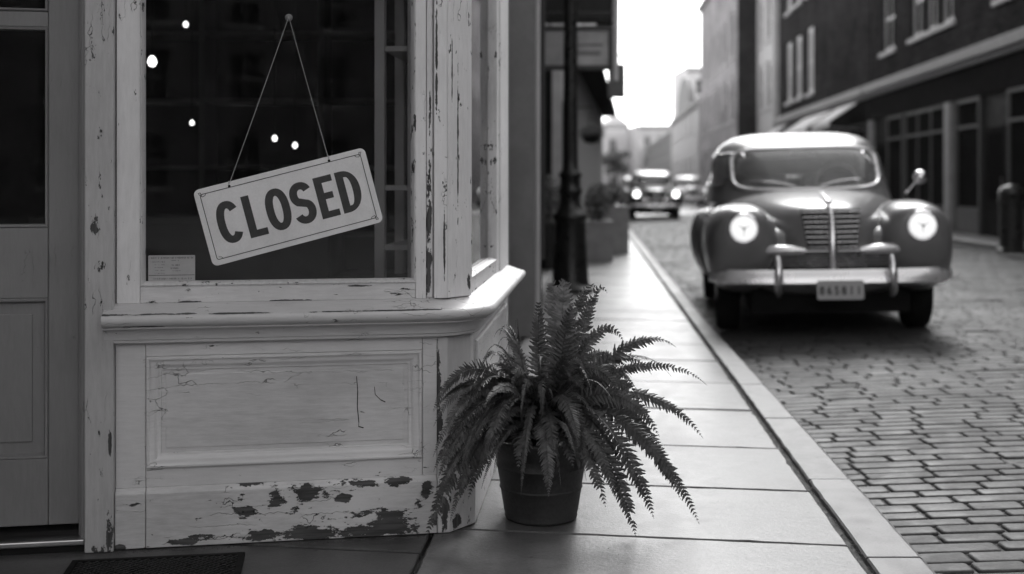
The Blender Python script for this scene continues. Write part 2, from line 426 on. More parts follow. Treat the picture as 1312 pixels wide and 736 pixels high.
# kerb stones (real step down to the road)
g = MB()
jy = [-12.0]
while jy[-1] < 1.4: jy.append(jy[-1] + rnd.uniform(0.9, 1.1))
jy += [2.45, 3.53, 4.47, 5.64, 6.60]
while jy[-1] < 230: jy.append(jy[-1] + rnd.uniform(0.9, 1.15) * (1 if jy[-1] < 60 else 8))
for i in range(len(jy) - 1):
    a, b = jy[i] + 0.005, jy[i+1] - 0.005; g.tone = rnd.uniform(0.9, 1.12)
    n = 10 if b < 12 else 1
    ed = []
    for k in range(n + 1):
        y = a + (b - a) * k / n; w = rnd.uniform(-0.002, 0.002) if n > 1 else 0
        ed.append((kin(y) + 0.012 + rnd.uniform(-0.002, 0.003), kout(y) + w, y))
    z = rnd.uniform(-0.002, 0.002); vs = []
    for (l, r, y) in ed:
        vs += [(l, y, -0.25), (l, y, z-.006), (l+.006, y, z), (r-.022, y, z), (r-.009, y, z-.006), (r-.002, y, z-.02), (r+.004, y, -0.25)]
    fs = [(k*7+j, k*7+j+1, (k+1)*7+j+1, (k+1)*7+j) for k in range(n) for j in range(6)]
    fs += [tuple(range(6, -1, -1)), tuple(n*7+j for j in range(7))]
    g.add(vs, fs)
tag(g.build('kerb', M_kerb), kind='structure')
# far kerb and pavement
g = MB()
for Y0, Y1 in ((-40, 0), (0, 20), (20, 40), (40, 46), (46, 52), (52, 58), (58, 90), (90, 230)):
    g.add([(krt(Y0),Y0,-.25),(krt(Y1),Y1,-.25),(krt(Y1),Y1,-.02),(krt(Y0),Y0,-.02),(krt(Y0)+.03,Y0,0),(krt(Y1)+.03,Y1,0),(krt(Y1)+.2,Y1,0),(krt(Y0)+.2,Y0,0)], [(0,1,2,3),(3,2,5,4),(4,5,6,7)])
tag(g.build('kerb', M_kerb), kind='structure')
g = MB()
for Y0, Y1 in ((-40, 0), (0, 20), (20, 40), (40, 46), (46, 52), (52, 58), (58, 90), (90, 230)):
    g.add([(krt(Y0)+.205,Y0,-.004),(krt(Y1)+.205,Y1,-.004),(16+SL*Y1,Y1,-.004),(16+SL*Y0,Y0,-.004)], [(0,1,2,3)])
tag(g.build('pavement', M_slab), kind='structure')

# road bed (dirt between the setts) and, past the setts, a plain sett surface
def roadsheet(name, mat, Y0, Y1, dz, nY=60, nX=16):
    g = MB(); vs = []
    for i in range(nY + 1):
        Y = Y0 + (Y1 - Y0) * i / nY
        for k in range(nX + 1):
            X = kout(Y) - 0.0 + (krt(Y) - kout(Y)) * k / nX; vs.append((X, Y, roadz(X, Y) + dz))
    g.add(vs, [(i*(nX+1)+k, i*(nX+1)+k+1, (i+1)*(nX+1)+k+1, (i+1)*(nX+1)+k) for i in range(nY) for k in range(nX)])
    return tag(g.build(name, mat, smooth=True), kind='structure')
roadsheet('road_bed', M_grout, 1.0, 46.0, -0.011)
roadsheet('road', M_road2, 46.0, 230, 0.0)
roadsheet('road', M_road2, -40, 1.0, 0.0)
g = MB()
Y = 1.1; row = 0
while Y < 46:
    dY = rnd.uniform(0.085, 0.112) if Y < 24 else rnd.uniform(0.12, 0.14) ; row += 1
    x = kout(Y) + 0.012 - rnd.uniform(0, 0.12); xe = krt(Y) - 0.01
    if Y < 2.2: xe = 4
    slope = -0.055                                  # courses lie square to the street
    while x < xe:
        L = rnd.choice((rnd.uniform(0.16, 0.24), rnd.uniform(0.2, 0.3), rnd.uniform(.25, .40))); x1 = min(x + L, xe)
        xs0 = max(x, kout(Y) + 0.010)
        if x1 - xs0 > 0.05:
            gp = rnd.uniform(0.003, 0.006) if Y < 20 else 0.008
            a, b = xs0 + gp, x1 - gp; w0 = rnd.uniform(0.003, 0.0065)
            ya = lambda X: Y + slope * (X - 1.2) + 0.008 * math.sin(X * 1.3 + row * 0.05)
            y0a, y0b = ya(a) + w0, ya(b) + w0 + rnd.uniform(-.003, .003); y1a, y1b = ya(a) + dY - w0, ya(b) + dY - w0 + rnd.uniform(-.003, .003)
            zz = rnd.uniform(-0.0012, 0.0012); ta, tb = rnd.uniform(-.0008, .0008), rnd.uniform(-.0008, .0008)
            sunk = rnd.random() < 0.03 or (abs(a - 1.45) < .16 and 3.45 < Y < 3.68)
            if sunk: zz -= rnd.uniform(.004, .012)
            g.tone = rnd.uniform(0.8, 1.2) * (0.45 if sunk else 1)
            c = 0.012
            # octagonal outline, sloped shoulder
            def ring(ins, dz):
                A0, B0 = a + ins, b - ins; q0a, q0b, q1a, q1b = y0a + ins, y0b + ins, y1a - ins, y1b - ins; cc = max(0.006, c - ins)
                pts = [(A0+cc, q0a), (B0-cc, q0b), (B0, q0b+cc), (B0, q1b-cc), (B0-cc, q1b), (A0+cc, q1a), (A0, q1a-cc), (A0, q0a+cc)]
                return [(p[0], p[1], roadz(p[0], Y) + zz + dz + (ta if p[0] < (A0+B0)/2 else tb)) for p in pts]
            if Y < 22:
                vs = ring(0, -0.03) + ring(0.001, -0.007) + ring(0.004, -0.002) + ring(0.012, 0.0)
                fs = [(r*8+i, r*8+(i+1)%8, (r+1)*8+(i+1)%8, (r+1)*8+i) for r in range(3) for i in range(8)] + [tuple(24+i for i in range(8))]
            else:
                vs = ring(0, -0.02) + ring(0.008, 0.0)
                fs = [(i, (i+1)%8, 8+(i+1)%8, 8+i) for i in range(8)] + [tuple(8+i for i in range(8))]
            g.add(vs, fs)
        x = x1
    Y += dY
tag(g.build('road', M_sett, smooth=True, auto=50), kind='structure')

M_grit = plain('grit', 0.10, 0.9, 0.6, 80, 0.3)
g = MB()
def bit(x, y, z, r):
    a = Vector((rnd.gauss(0,1), rnd.gauss(0,1), rnd.gauss(0,.5))).normalized(); b = a.orthogonal().normalized(); c = a.cross(b)
    p = Vector((x, y, z)); g.add([p + a*r, p + b*r*.7, p - a*r*.9, p - b*r*.6, p + c*r*.5, p - c*r*.5], [(0,1,4),(1,2,4),(2,3,4),(3,0,4),(1,0,5),(2,1,5),(3,2,5),(0,3,5)])
for _ in range(1500):
    Y = rnd.uniform(2.4, 11); k = rnd.random()
    if k < .6: bit(kin(Y) + rnd.gauss(0.0, .006), Y, -.012 + rnd.uniform(0, .010), rnd.uniform(.0015, .005))
    elif k < .8: bit(kout(Y) + .015 + abs(rnd.gauss(0, .03)), Y, roadz(kout(Y) + .02, Y) + .002, rnd.uniform(.002, .006))
    else: bit(rnd.uniform(-1.2, kin(Y) - .05), Y, .002, rnd.uniform(.0008, .0024))
for _ in range(260):
    t = rnd.random(); bit(-1.22 + 1.0*t + rnd.gauss(0, .005), 3.57 + .18*t - abs(rnd.gauss(0, .012)), .002, rnd.uniform(.001, .0035))
g.build('debris', M_grit); tag(bpy.data.objects['debris'], 'loose grit lying in the joint by the kerb and against the shopfront', 'grit', kind='stuff')

# ------------------------------------------------------------------ the corner shop
A = Vector((-1.219, 3.60)); B = Vector((-0.209, 3.78)); C_ = Vector((-0.137, 3.88)); D_ = Vector((-0.020, 5.42)); E_ = Vector((-0.24, 5.66))
Mf, LF = frame(A, B); Mc, LC = frame(B, C_); Ms, LS = frame(C_, D_); Me, LE = frame(D_, E_)
dirF = (B - A).normalized(); nF = Vector((dirF.y, -dirF.x))
def u(px, off=0.0):
    """distance along the bay front where the line of sight through px meets it (off = how far proud)"""
    r = ray(px); O = A + nF * off
    # O + t*dir = (r*Y, Y)
    t = (r * O.y - O.x) / (dirF.x - r * dirF.y); return t
shop = empty('corner_shop', Mf)
tag(shop, 'cream painted corner shop with flaking bay window, panelled stall riser and half glazed door', 'shop')

plan = [A - dirF * 0.01, B, C_, D_, E_]
planl = [(Mf.inverted() @ Vector((p.x, p.y, 0))).to_2d() for p in plan]

# baseboard: flaking
bb = 0.016
pt = [(u(390), 0.155, 0.055, 0.022), (u(355), 0.135, 0.035, 0.022), (u(440), 0.128, 0.03, 0.016), (u(312), 0.10, 0.035, 0.016), (u(330), 0.19, 0.06, 0.008),
      (u(470), 0.17, 0.04, 0.013), (u(510), 0.177, 0.05, 0.015), (u(545), 0.15, 0.02, 0.03), (u(260), 0.03, 0.04, 0.016), (u(330), 0.026, 0.10, 0.018), (u(400), 0.022, 0.14, 0.024), (u(500), 0.035, 0.09, 0.034), (u(465), 0.02, 0.1, 0.024),
      (u(560), 0.05, 0.03, 0.03), (u(235), 0.02, 0.05, 0.01), (u(152), 0.0, 0.02, 0.03), (u(495), 0.07, 0.05, 0.02)]
M_base = flaky('baseboard_paint', 0.68, pt, 0.635, 'x', 2.2, dirt=0.6)
zb = 0.188
g = MB()
for (a, b_) in ((0.0, u(187)), (u(187) + .0015, LF - 0.035)):
    a0, b0 = a, b_
    g.add([(a0,-bb,0.004),(b0,-bb,0.004),(b0,-bb,zb-.016),(a0,-bb,zb-.016),(a0,-.004,zb),(b0,-.004,zb),(b0,.05,zb),(a0,.05,zb),(a0,.05,0.004),(b0,.05,0.004)],
          [(0,1,2,3),(3,2,5,4),(4,5,6,7),(7,6,9,8),(0,3,4,7,8),(1,9,6,5,2),(0,8,9,1)])
g.build('baseboard', M_base, shop, Mf, bevel=0.003)
g = MB()
# the base wraps the corner and runs down the side as one run
def lp(M, x, y): return (Mf.inverted() @ (M @ Vector((x, y, 0)))).to_2d()
path = [Vector((LF - 0.0335, 0.0)), planl[1], planl[2], planl[3], planl[4]]
g.sweep(path, [(-0.05, 0.004), (bb, 0.004), (bb, zb - .016), (0.004, zb), (-0.05, zb)])
M_base2 = flaky('baseboard_corner_paint', 0.70, [(LF - 0.01, 0.08, 0.014, 0.06), (LF+.03, 0.03, 0.02, 0.02), (LF, 0.17, 0.03, 0.01)], 0.62, 'z', 1.2, dirt=0.4)
g.build('baseboard', M_base2, shop, Mf, bevel=0.003)

# stall riser framing boards
ZS = 0.632
uL, uR = u(187), u(541)
g = MB()
g.box(0, 0, zb, uL - .0012, .03, ZS)
g.box(uL, 0, 0.592, uR, .03, ZS); g.box(uL, 0, zb, uR, .03, 0.245)
g.box(uR + .0012, 0, zb, LF - .034, .03, ZS)
g.build('riser_frame', M_paint, shop, Mf, bevel=0.0016)
g = MB(); path2 = [Vector((LF - 0.0325, 0.0)), planl[1], planl[2]]
g.sweep(path2, [(0.001, zb), (0.001, ZS), (-0.03, ZS), (-0.03, zb)])
g.build('corner_board', flaky('corner_board_paint', 0.6, [(LF - 0.03, 0.50, 0.012, 0.13), (LF - 0.028, 0.36, 0.016, 0.07)], 0.66, 'z', 1.4), shop, Mf, bevel=0.0016)
g = MB(); g.box(uL + .004, 0.013, 0.247, uR - .004, .03, 0.590)
fld = g.build('riser_panel', M_field, shop, Mf)
g = MB()
g.ringframe(uL + .0005, 0.2455, uR - .0005, 0.5915, [(0, 0.0005), (0.0, -0.006), (0.004, -0.0105), (0.009, -0.011), (0.013, -0.006), (0.017, -0.004), (0.023, -0.004), (0.030, 0.001), (0.036, 0.007), (0.040, 0.0085), (0.043, 0.0085), (0.0445, 0.0125)])
g.build('moulding', M_paint, fld, None, smooth=True, auto=40)
# raised field inside the moulding with long cracks
g = MB(); g.box(uL + .058, 0.0105, 0.304, uR - .058, .016, 0.533)
g.build('raised_field', M_field, fld, None, bevel=0.0015)
g = MB()
def crackline(pts, w=0.0011, y=0.0098):
    for i in range(len(pts) - 1):
        p, q = Vector(pts[i]), Vector(pts[i+1]); d = (q - p).normalized(); n = Vector((-d.y, d.x)) * w * (0.5 + rnd.random())
        g.add([(p.x-n.x, y, p.y-n.y), (q.x-n.x, y, q.y-n.y), (q.x+n.x, y, q.y+n.y), (p.x+n.x, y, p.y+n.y), (p.x-n.x, y+.002, p.y-n.y), (q.x-n.x, y+.002, q.y-n.y), (q.x+n.x, y+.002, q.y+n.y), (p.x+n.x, y+.002, p.y+n.y)],
              [(0,1,2,3),(0,4,5,1),(1,5,6,2),(2,6,7,3),(3,7,4,0)])
cz = lambda py: CAMH - (py - 238) / F * 3.76
crackline([(u(457), cz(481)), (u(458.5), cz(500)), (u(458), cz(520)), (u(460), cz(540)), (u(459.5), cz(545)), (u(466), cz(547))])
g.build('crack', M_black, fld, None); g = MB()
crackline([(u(480), cz(495)), (u(481), cz(505)), (u(488), cz(512)), (u(494), cz(515))])
g.build('crack', M_black, fld, None)

# riser: side wall
def riser(Mw, L, x0, x1, nm='riser_panel'):
    g = MB(); g.box(0.03, 0, zb, x0 - .0012, .03, ZS); g.box(x0, 0, 0.592, x1, .03, ZS); g.box(x0, 0, zb, x1, .03, 0.245); g.box(x1 + .0012, 0, zb, L, .03, ZS)
    g.box(0.001, 0.001, zb, 0.0288, .03, ZS)
    g.build('riser_frame', M_paint, shop, Mw, bevel=0.0016)
    g = MB(); g.box(x0 + .004, 0.013, 0.247, x1 - .004, .03, 0.590); f = g.build(nm, M_field, shop, Mw)
    g = MB(); g.ringframe(x0 + .0005, 0.2455, x1 - .0005, 0.5915, [(0, 0.0005), (0.0, -0.006), (0.004, -0.0105), (0.009, -0.011), (0.013, -0.006), (0.023, -0.004), (0.030, 0.001), (0.040, 0.0085), (0.0445, 0.0125)])
    g.build('moulding', M_paint, f, None, smooth=True, auto=40)
riser(Ms, LS, 0.12, 1.38)
g = MB(); g.box(0.002, 0.0, zb, LE, 0.03, ZS); g.build('riser_frame', M_paint, shop, Me)

# sill
g = MB()
prof = [(-0.12, 0.762), (-0.01, 0.757), (0.055, 0.731), (0.072, 0.727), (0.078, 0.722), (0.081, 0.714), (0.080, 0.704), (0.075, 0.696), (0.066, 0.691), (0.060, 0.689), (0.060, 0.684),
        (0.052, 0.682), (0.044, 0.676), (0.037, 0.667), (0.033, 0.657), (0.0315, 0.648), (0.027, 0.646), (0.026, 0.638), (0.020, 0.634), (0.0, 0.6335), (-0.12, 0.6335)]
sp = [planl[0] + Vector((-0.02, 0)), planl[1] - Vector((0.012, 0)), planl[2] + (planl[3]-planl[2]).normalized()*0.02, planl[3], planl[4]]
# soften the corner
c1, c2 = planl[1], planl[2]
sp = [planl[0] + Vector((-0.02, 0)), c1 - Vector((0.035, 0)), c1.lerp(c2, 0.12), c1.lerp(c2, 0.5) , c1.lerp(c2, 0.88), c2 + (planl[3]-c2).normalized()*0.035, planl[3], planl[4]]
g.sweep(sp, prof)
sillpatch = [(0.12, 0.7285, 0.2, 0.0022), (0.36, 0.7275, 0.12, 0.002), (0.8, 0.7275, 0.2, 0.002), (0.1, 0.692, 0.06, 0.002)]
g.build('sill', flaky('sill_paint_worn', 0.62, sillpatch, 0.665, 'x', 1.0, rough=0.5), shop, Mf, smooth=True, auto=32)

# window: front
ZT = 2.42
def window(Mw, x0, x1, xg0, xg1, zg0=0.822, zg1=2.34, right=0.02, label=None, mat=None, y_in=0.045):
    """frame between x0..x1, clear glass between xg0..xg1"""
    pm = mat or M_paintv
    g = MB(); zs = 0.7555
    g.box(x0, 0.004, zs, xg0 - 0.014, 0.07, ZT); g.box(xg1 + 0.014, 0.004, zs, x1, 0.07, ZT)
    g.box(xg0 - 0.0135, 0.006, zg1 + 0.014, xg1 + 0.0135, 0.07, ZT)
    fr = g.build('window_frame', pm, shop, Mw, bevel=0.002, label=label)
    g = MB(); g.box(xg0 - 0.0135, 0.006, zs, xg1 + 0.0135, 0.07, zg0 - 0.014); g.build('bottom_rail', M_sillw, fr, None, bevel=0.0025)
    g = MB(); g.ringframe(xg0 - .0145, zg0 - .0145, xg1 + .0145, zg1 + .0145, [(-0.001, 0.012), (0.0, 0.0035), (0.004, 0.001), (0.007, 0.004), (0.009, 0.012), (0.0125, 0.017), (0.0135, 0.03), (0.0145, 0.036)])
    g.build('glazing_bead', M_bead, fr, None, smooth=True, auto=40)
    g = MB(); g.box(xg0 - .01, 0.036, zg0 - .01, xg1 + .01, 0.042, zg1 + .01); g.build('pane', M_glass, fr, None)
    return fr
M_sillw = flaky('rail_paint', 0.74, [(0.2, 0.758, 0.05, 0.004), (0.55, 0.757, 0.07, 0.004), (0.75, 0.80, 0.05, 0.003)], 0.60, 'x', 1.6, dirt=0.4)
M_bead = flaky('bead_paint', 0.72, (), 0.60, 'z', 2.0, dirt=0.5)
ug0, ug1 = u(187, -.036), u(526, -.036)
window(Mf, 0.002, u(546), ug0, ug1)
# beads / boards right of the glass
ub = u(556)
postp = [(u(550), 1.0, 0.010, 0.14), (u(549), 0.86, 0.012, 0.10), (u(551), 1.35, 0.004, 0.06)]
g = MB(); g.box(u(546) + .002, 0.009, 0.756, ub - .002, 0.06, ZT); g.build('mullion', flaky('mullion_paint', 0.76, postp, 0.62, 'z', 1.8), shop, Mf, bevel=0.006)
cp = [(LF - 0.035, 1.55, 0.004, 0.2), (LF + .03, 1.25, 0.004, 0.25), (LF - .01, 0.95, 0.003, 0.12), (LF + .055, .80, 0.006, 0.05)]
g = MB(); g.box(ub, -0.004, 0.757, LF - 0.001, 0.06, ZT)
g.build('corner_post', flaky('corner_post_paint', 0.82, cp, 0.64, 'z', 2.2), shop, Mf, bevel=0.0025)  # lighter than the riser; light falling on the posts put into colour
g = MB(); g.box(0.0015, -0.004, 0.757, LC - 0.001, 0.06, ZT)
g.build('corner_post', flaky('corner_post_paint2', 0.82, [(0.05, 1.3, 0.004, 0.25), (0.11, 0.80, 0.01, 0.03), (0.02, 1.5, 0.003, 0.1)], 0.635, 'z', 2.4), shop, Mc, bevel=0.0025)
# side window
window(Ms, 0.006, 1.12, 0.055, 0.98)
g = MB(); g.box(1.123, -0.003, 0.757, LS, 0.07, ZT); g.build('mullion', M_paintv, shop, Ms, bevel=0.004)
g = MB(); g.box(0.003, 0.0, 0.757, LE, 0.07, ZT); g.build('corner_post', M_paintv, shop, Me)
# fascia, cornice and the flat roof of the bay
g = MB(); g.sweep(planl, [(-0.07, ZT + .001), (0.012, ZT + .001), (0.012, ZT + .32), (-0.07, ZT + .32)]); g.build('fascia', M_paint, shop, Mf)
g = MB(); z = ZT + .321
g.sweep(planl, [(-0.3, z), (0.02, z), (0.03, z+.02), (0.06, z+.04), (0.075, z+.07), (0.12, z+.09), (0.125, z+.12), (-0.3, z+.14)]); g.build('cornice', M_paint, shop, Mf, smooth=True, auto=35)

# door jamb post (between door and bay)
Md, _ = frame(A - dirF * 2.0, A)     # same direction as the bay, local x=2.0 at A
pu0 = -(u(148) - u(108)) - 0.0
ja = u(108, .03); jb = u(145.5, .03)
post = [(u(123, .03), 0.998, 0.017, 0.032), (u(141, .03), 0.06, 0.012, 0.07), (u(127, .03), 0.01, 0.02, 0.02), (u(141, .03), 0.33, 0.005, 0.04)]
g = MB(); g.box(ja, -0.03, 0.002, jb, 0.07, 2.9)
g.build('door_post', flaky('door_post_paint', 0.52, post, 0.63, 'z', 1.4, dirt=0.4), shop, Mf, bevel=0.004)
g = MB(); g.box(jb + .0005, 0.012, 0.002, -0.002, 0.07, ZT); g.build('jamb_filler', M_shopd, shop, Mf)
jd = u(98, -.0)
g = MB(); g.box(jd + .012, 0.0, 0.002, ja - .001, 0.12, 2.3); g.box(jd, 0.035, 0.002, jd + .011, 0.12, 2.3)
g.build('door_jamb', M_doorp, shop, Mf, bevel=0.003)

# door
yd = 0.075
dx1 = jd - 0.004; dx0 = dx1 - 0.86
def ud(px): return u(px, -yd)
def zd(py): return CAMH - (py - 238) / F * (3.6 + 0.02)
s1 = ud(62)         # inner edge of the lock stile
g = MB()
z0, z1, zb1, zb2, z3, z4 = zd(675), zd(589), zd(383), zd(292), zd(34), zd(14)
sw = dx1 - s1
g.box(s1, yd, z0, dx1, yd + .045, 2.12); g.box(dx0, yd, z0, dx0 + sw, yd + .045, 2.12)
g.box(dx0 + sw + .001, yd, z0, s1 - .001, yd + .045, z1); g.box(dx0 + sw + .001, yd, zb1, s1 - .001, yd + .045, zb2)
g.box(dx0 + sw + .001, yd + .002, z3, s1 - .001, yd + .04, z4); g.box(dx0 + sw + .001, yd, 2.0, s1 - .001, yd + .045, 2.12)
door = g.build('door', M_doorp, shop, Mf, bevel=0.003)
g = MB(); g.box(dx0 + sw - .005, yd + .018, z1 - .005, s1 + .005, yd + .035, zb1 + .005)
g.box(dx0 + sw + .05, yd + .012, z1 + .05, s1 - .05, yd + .02, zb1 - .05); g.build('panel', M_doorp, door, None, bevel=0.003)
g = MB()
g.ringframe(dx0 + sw, z1, s1, zb1, [(0, -0.0 + yd), (0.003, yd - .004), (0.009, yd - .002), (0.012, yd + .01), (0.016, yd + .0178)])
g.ringframe(dx0 + sw, zb2, s1, z3, [(0, yd), (0.003, yd - .004), (0.009, yd - .001), (0.011, yd + .02)])
g.ringframe(dx0 + sw, z4, s1, 2.0, [(0, yd), (0.003, yd - .004), (0.009, yd - .001), (0.011, yd + .02)])
g.build('moulding', M_doorp, door, None, smooth=True, auto=40)
g = MB(); g.box(dx0 + sw - .01, yd + .02, zb2 - .01, s1 + .01, yd + .025, z3 + .01); g.box(dx0 + sw - .01, yd + .02, z4 - .01, s1 + .01, yd + .025, 2.01)
g.build('glass', M_glass, door, None)
g = MB(); g.lathe([(0.0, 0), (0.026, 0), (0.026, .006), (.009, .008), (.009, .035), (.02, .04), (.028, .055), (.026, .07), (.01, .078), (0, .078)], 20, Matrix.Translation((dx0 + .05, yd, .95)) @ Matrix.Rotation(R(90), 4, 'X'))
g.build('handle', M_metal, door, None, smooth=True, auto=40)
# threshold
g = MB(); g.box(dx0 - .05, -0.012, 0.022, ja - .003, yd + .12, 0.040); g.build('threshold', M_metal, shop, Mf, bevel=0.004)
g = MB(); g.box(dx0 - .05, -0.002, 0.0, ja - .003, yd + .12, 0.0215); g.build('doorstep', M_shopd, shop, Mf)
g = MB(); g.box(dx0 - 0.10, -0.02, 0.0, dx0 - .004, 0.12, 2.9); g.box(dx0 - .0035, 0.03, 2.125, ja - .001, 0.12, 2.9)
g.build('door_surround', M_doorp, shop, Mf, bevel=0.004)

# walls, ceiling, room behind the glass  (shop-local coordinates)
def loc(X, Y): p = Mf.inverted() @ Vector((X, Y, 0)); return (p.x, p.y)
g = MB(); g.box(-3.4, 0.0, 0.0, dx0 - .102, 0.25, 6.5)                    # wall left of the door
g.prism([loc(-2.6, 3.2), loc(-2.6, 0.9), loc(-2.35, 0.9), loc(-2.35, 3.35)], 0, 2.9)     # unseen lobby wall added to block light from the left
g.build('wall', M_paint, shop, Mf)
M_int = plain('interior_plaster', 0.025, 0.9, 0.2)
g = MB()
def wallseg(p, q, t, z0, z1):
    p, q = Vector(p), Vector(q); d = (q - p).normalized(); n = Vector((-d.y, d.x)) * t
    a = [loc(*p), loc(*q), loc(*(q + n)), loc(*(p + n))]; g.prism(a, z0, z1)
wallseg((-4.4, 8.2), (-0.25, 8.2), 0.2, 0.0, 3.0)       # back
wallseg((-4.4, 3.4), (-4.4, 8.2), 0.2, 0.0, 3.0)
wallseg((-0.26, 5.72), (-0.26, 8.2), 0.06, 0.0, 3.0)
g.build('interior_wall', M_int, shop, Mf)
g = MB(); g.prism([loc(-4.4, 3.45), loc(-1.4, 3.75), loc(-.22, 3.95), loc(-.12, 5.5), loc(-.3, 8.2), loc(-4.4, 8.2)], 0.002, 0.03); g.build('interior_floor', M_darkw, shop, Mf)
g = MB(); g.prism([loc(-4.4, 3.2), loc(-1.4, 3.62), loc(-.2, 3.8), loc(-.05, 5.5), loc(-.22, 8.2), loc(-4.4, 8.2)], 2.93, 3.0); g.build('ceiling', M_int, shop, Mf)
g = MB(); g.prism([loc(-1.15, 3.69), loc(-.24, 3.85), loc(-.18, 3.93), loc(-.09, 5.4), loc(-.75, 5.4), loc(-.8, 4.25), loc(-1.15, 4.2)], 0.70, 0.735); g.build('display_platform', M_darkw, shop, Mf)
# unseen soffit added to shade the door side, and the storey above
g = MB(); g.prism([loc(-2.6, 1.2), loc(-1.0, 1.2), loc(-0.8, 3.6), loc(-2.6, 3.3)], 2.905, 3.02); g.build('shade_soffit', M_doorp, shop, Mf)
g = MB(); g.prism([loc(-4.4, 3.15), loc(-1.3, 3.62), loc(-0.3, 3.85), loc(-0.2, 8.55), loc(-4.4, 8.55)], 3.03, 9.5); g.build('upper_wall', M_brickm, shop, Mf)
g = MB(); wallseg((-0.26, 5.70), (-0.02, 8.45), 0.3, 0.0, 3.02); g.build('side_wall', M_pier, shop, Mf)
# upper windows over the street
for k, (yy0) in enumerate((4.4, 6.8)):
    Mw, _ = frame((-0.325 + .022 * (yy0 - 2), yy0), (-0.30 + .022 * (yy0 - 1), yy0 + 1.1))
    g = MB(); g.ringframe(0, 4.3, 1.0, 6.2, [(0, 0.02), (0, -0.05), (0.09, -0.05), (0.09, 0.0)]); g.box(0.09, -0.03, 5.22, 0.91, 0.0, 5.27)
    w_ = g.build('window', M_frame, shop, Mw); g = MB(); g.box(0.08, -0.012, 4.38, 0.92, 0.01, 6.12); g.build('pane', M_far, w_, None)
    g = MB(); g.box(-.08, -0.12, 4.2, 1.08, 0.02, 4.297); g.build('sill', M_stone, w_, None)

# made-up white rack standing in for pale bars seen in the glass
rk = empty('stand_in_rack', T(-0.555, 4.72, 0.0, R(-6)))
tag(rk, 'tall white rack made up for the pale bars in the bay window glass, right of the hanging sign', 'rack')
W[rk.name] = T(-0.555, 4.72, 0.0, R(-6))
g = MB()
for x in (0.0, 0.135): 
    g.box(x, 0, 0.03, x + .042, .04, 2.5); g.box(x, 0.4, 0.03, x + .042, .44, 2.5)
g.build('upright', M_white, rk, None, bevel=.003)
for z in (0.86, 1.10, 1.66, 2.35):
    g = MB(); g.box(0.043, 0.002, z, 0.134, 0.43, z + .022); g.build('shelf', M_white, rk, None, bevel=.002)
# a dark counter and shelving deeper in the shop
ct = empty('shop_counter', T(-2.6, 6.4, 0.03)); tag(ct, 'long dark wooden counter in the unlit shop behind the window', 'counter')
g = MB(); g.box(0, 0, 0, 1.6, .55, .88); g.build('cabinet', M_darkw, ct, None, bevel=.004)
g = MB(); g.box(-.03, -.03, .8805, 1.63, .58, .92); g.build('counter_top', M_shopg, ct, None, bevel=.004)
sh = empty('wall_shelf', T(-2.9, 7.85, 0.03)); tag(sh, 'tall dark shelving against the back wall inside the shop', 'shelving')
g = MB()
for x in (0, .8, 1.6, 2.36): g.box(x, 0, 0, x + .04, .32, 2.4)
g.build('side_panel', M_pier, sh, None)
for z in (.3, .75, 1.2, 1.65, 2.1):
    g = MB(); g.box(0.041, 0.002, z, .799, .3, z + .025); g.box(.841, 0.002, z, 1.599, .3, z + .025); g.box(1.641, 0.002, z, 2.359, .3, z + .025); g.build('shelf', M_pier, sh, None)
# hanging bulbs
M_bulb = emit('lit_bulb', 0.9, 1.2)
where = ['highest, near the top left of the glass', 'big and nearest the left window frame', 'left, midway up behind the string', 'left one of the close pair above the sign', 'right one of the close pair above the sign']
for k, (px, py, Y, rr) in enumerate(((238, 32, 7.2, .015), (195, 80, 6.0, .024), (246, 158, 7.4, .013), (352, 178, 7.2, .015), (378, 187, 7.3, .015))):
    p = at(px, py, Y); b0 = empty('pendant_bulb', T(p.x, p.y, 2.93)); h = 2.93 - p.z
    tag(b0, 'small lit bulb hanging inside the shop, ' + where[k], 'pendant light', 'lit bulbs hanging inside the shop')
    g = MB(); g.tube([(0, 0, 0), (0, 0, -h + rr * 1.6)], 0.003, 6); g.build('cord', M_black, b0, None)
    g = MB(); g.lathe([(0.0, -h - rr), (rr*.6, -h - rr*.8), (rr, -h), (rr*.8, -h + rr*.7), (rr*.4, -h + rr*1.3), (0, -h + rr*1.4)], 14); g.build('bulb', M_bulb, b0, None, smooth=True)

# ------------------------------------------------------------------ CLOSED sign
def sgnlocal(px, py, off): 
    """shop-front local point on the plane `off` proud of the bay front"""
    x = u(px, off); Y = (Mf @ Vector((x, -off, 0))).y
    return Vector((x, -off, CAMH - (py - 238) / F * Y))
yo = -0.012      # just in front of the glass (glass face is 0.036 back)
cTL, cTR, cBR, cBL = [sgnlocal(p[0], p[1], yo) for p in ((248, 243), (468, 190), (490, 283), (272, 344))]
cen = (cTL + cTR + cBR + cBL) / 4
wv = ((cTR - cTL) + (cBR - cBL)) / 2; hv = ((cTL - cBL) + (cTR - cBR)) / 2
SW, SH = wv.length, hv.length; ang = math.atan2(wv.z, wv.x)
Msign = Mf @ Matrix.Translation(cen) @ Matrix.Rotation(-ang, 4, 'Y')
sign = empty('closed_sign', Msign)
tag(sign, 'white enamel sign with dark lettering reading CLOSED, hanging askew on a string in the window', 'sign')
def rrect(w, h, r, n=6):
    pts = []
    for (cx, cz, a0) in ((w/2-r, h/2-r, 0), (-w/2+r, h/2-r, 90), (-w/2+r, -h/2+r, 180), (w/2-r, -h/2+r, 270)):
        for k in range(n + 1):
            a = R(a0 + 90 * k / n); pts.append((cx + r * math.cos(a), cz + r * math.sin(a)))
    return pts
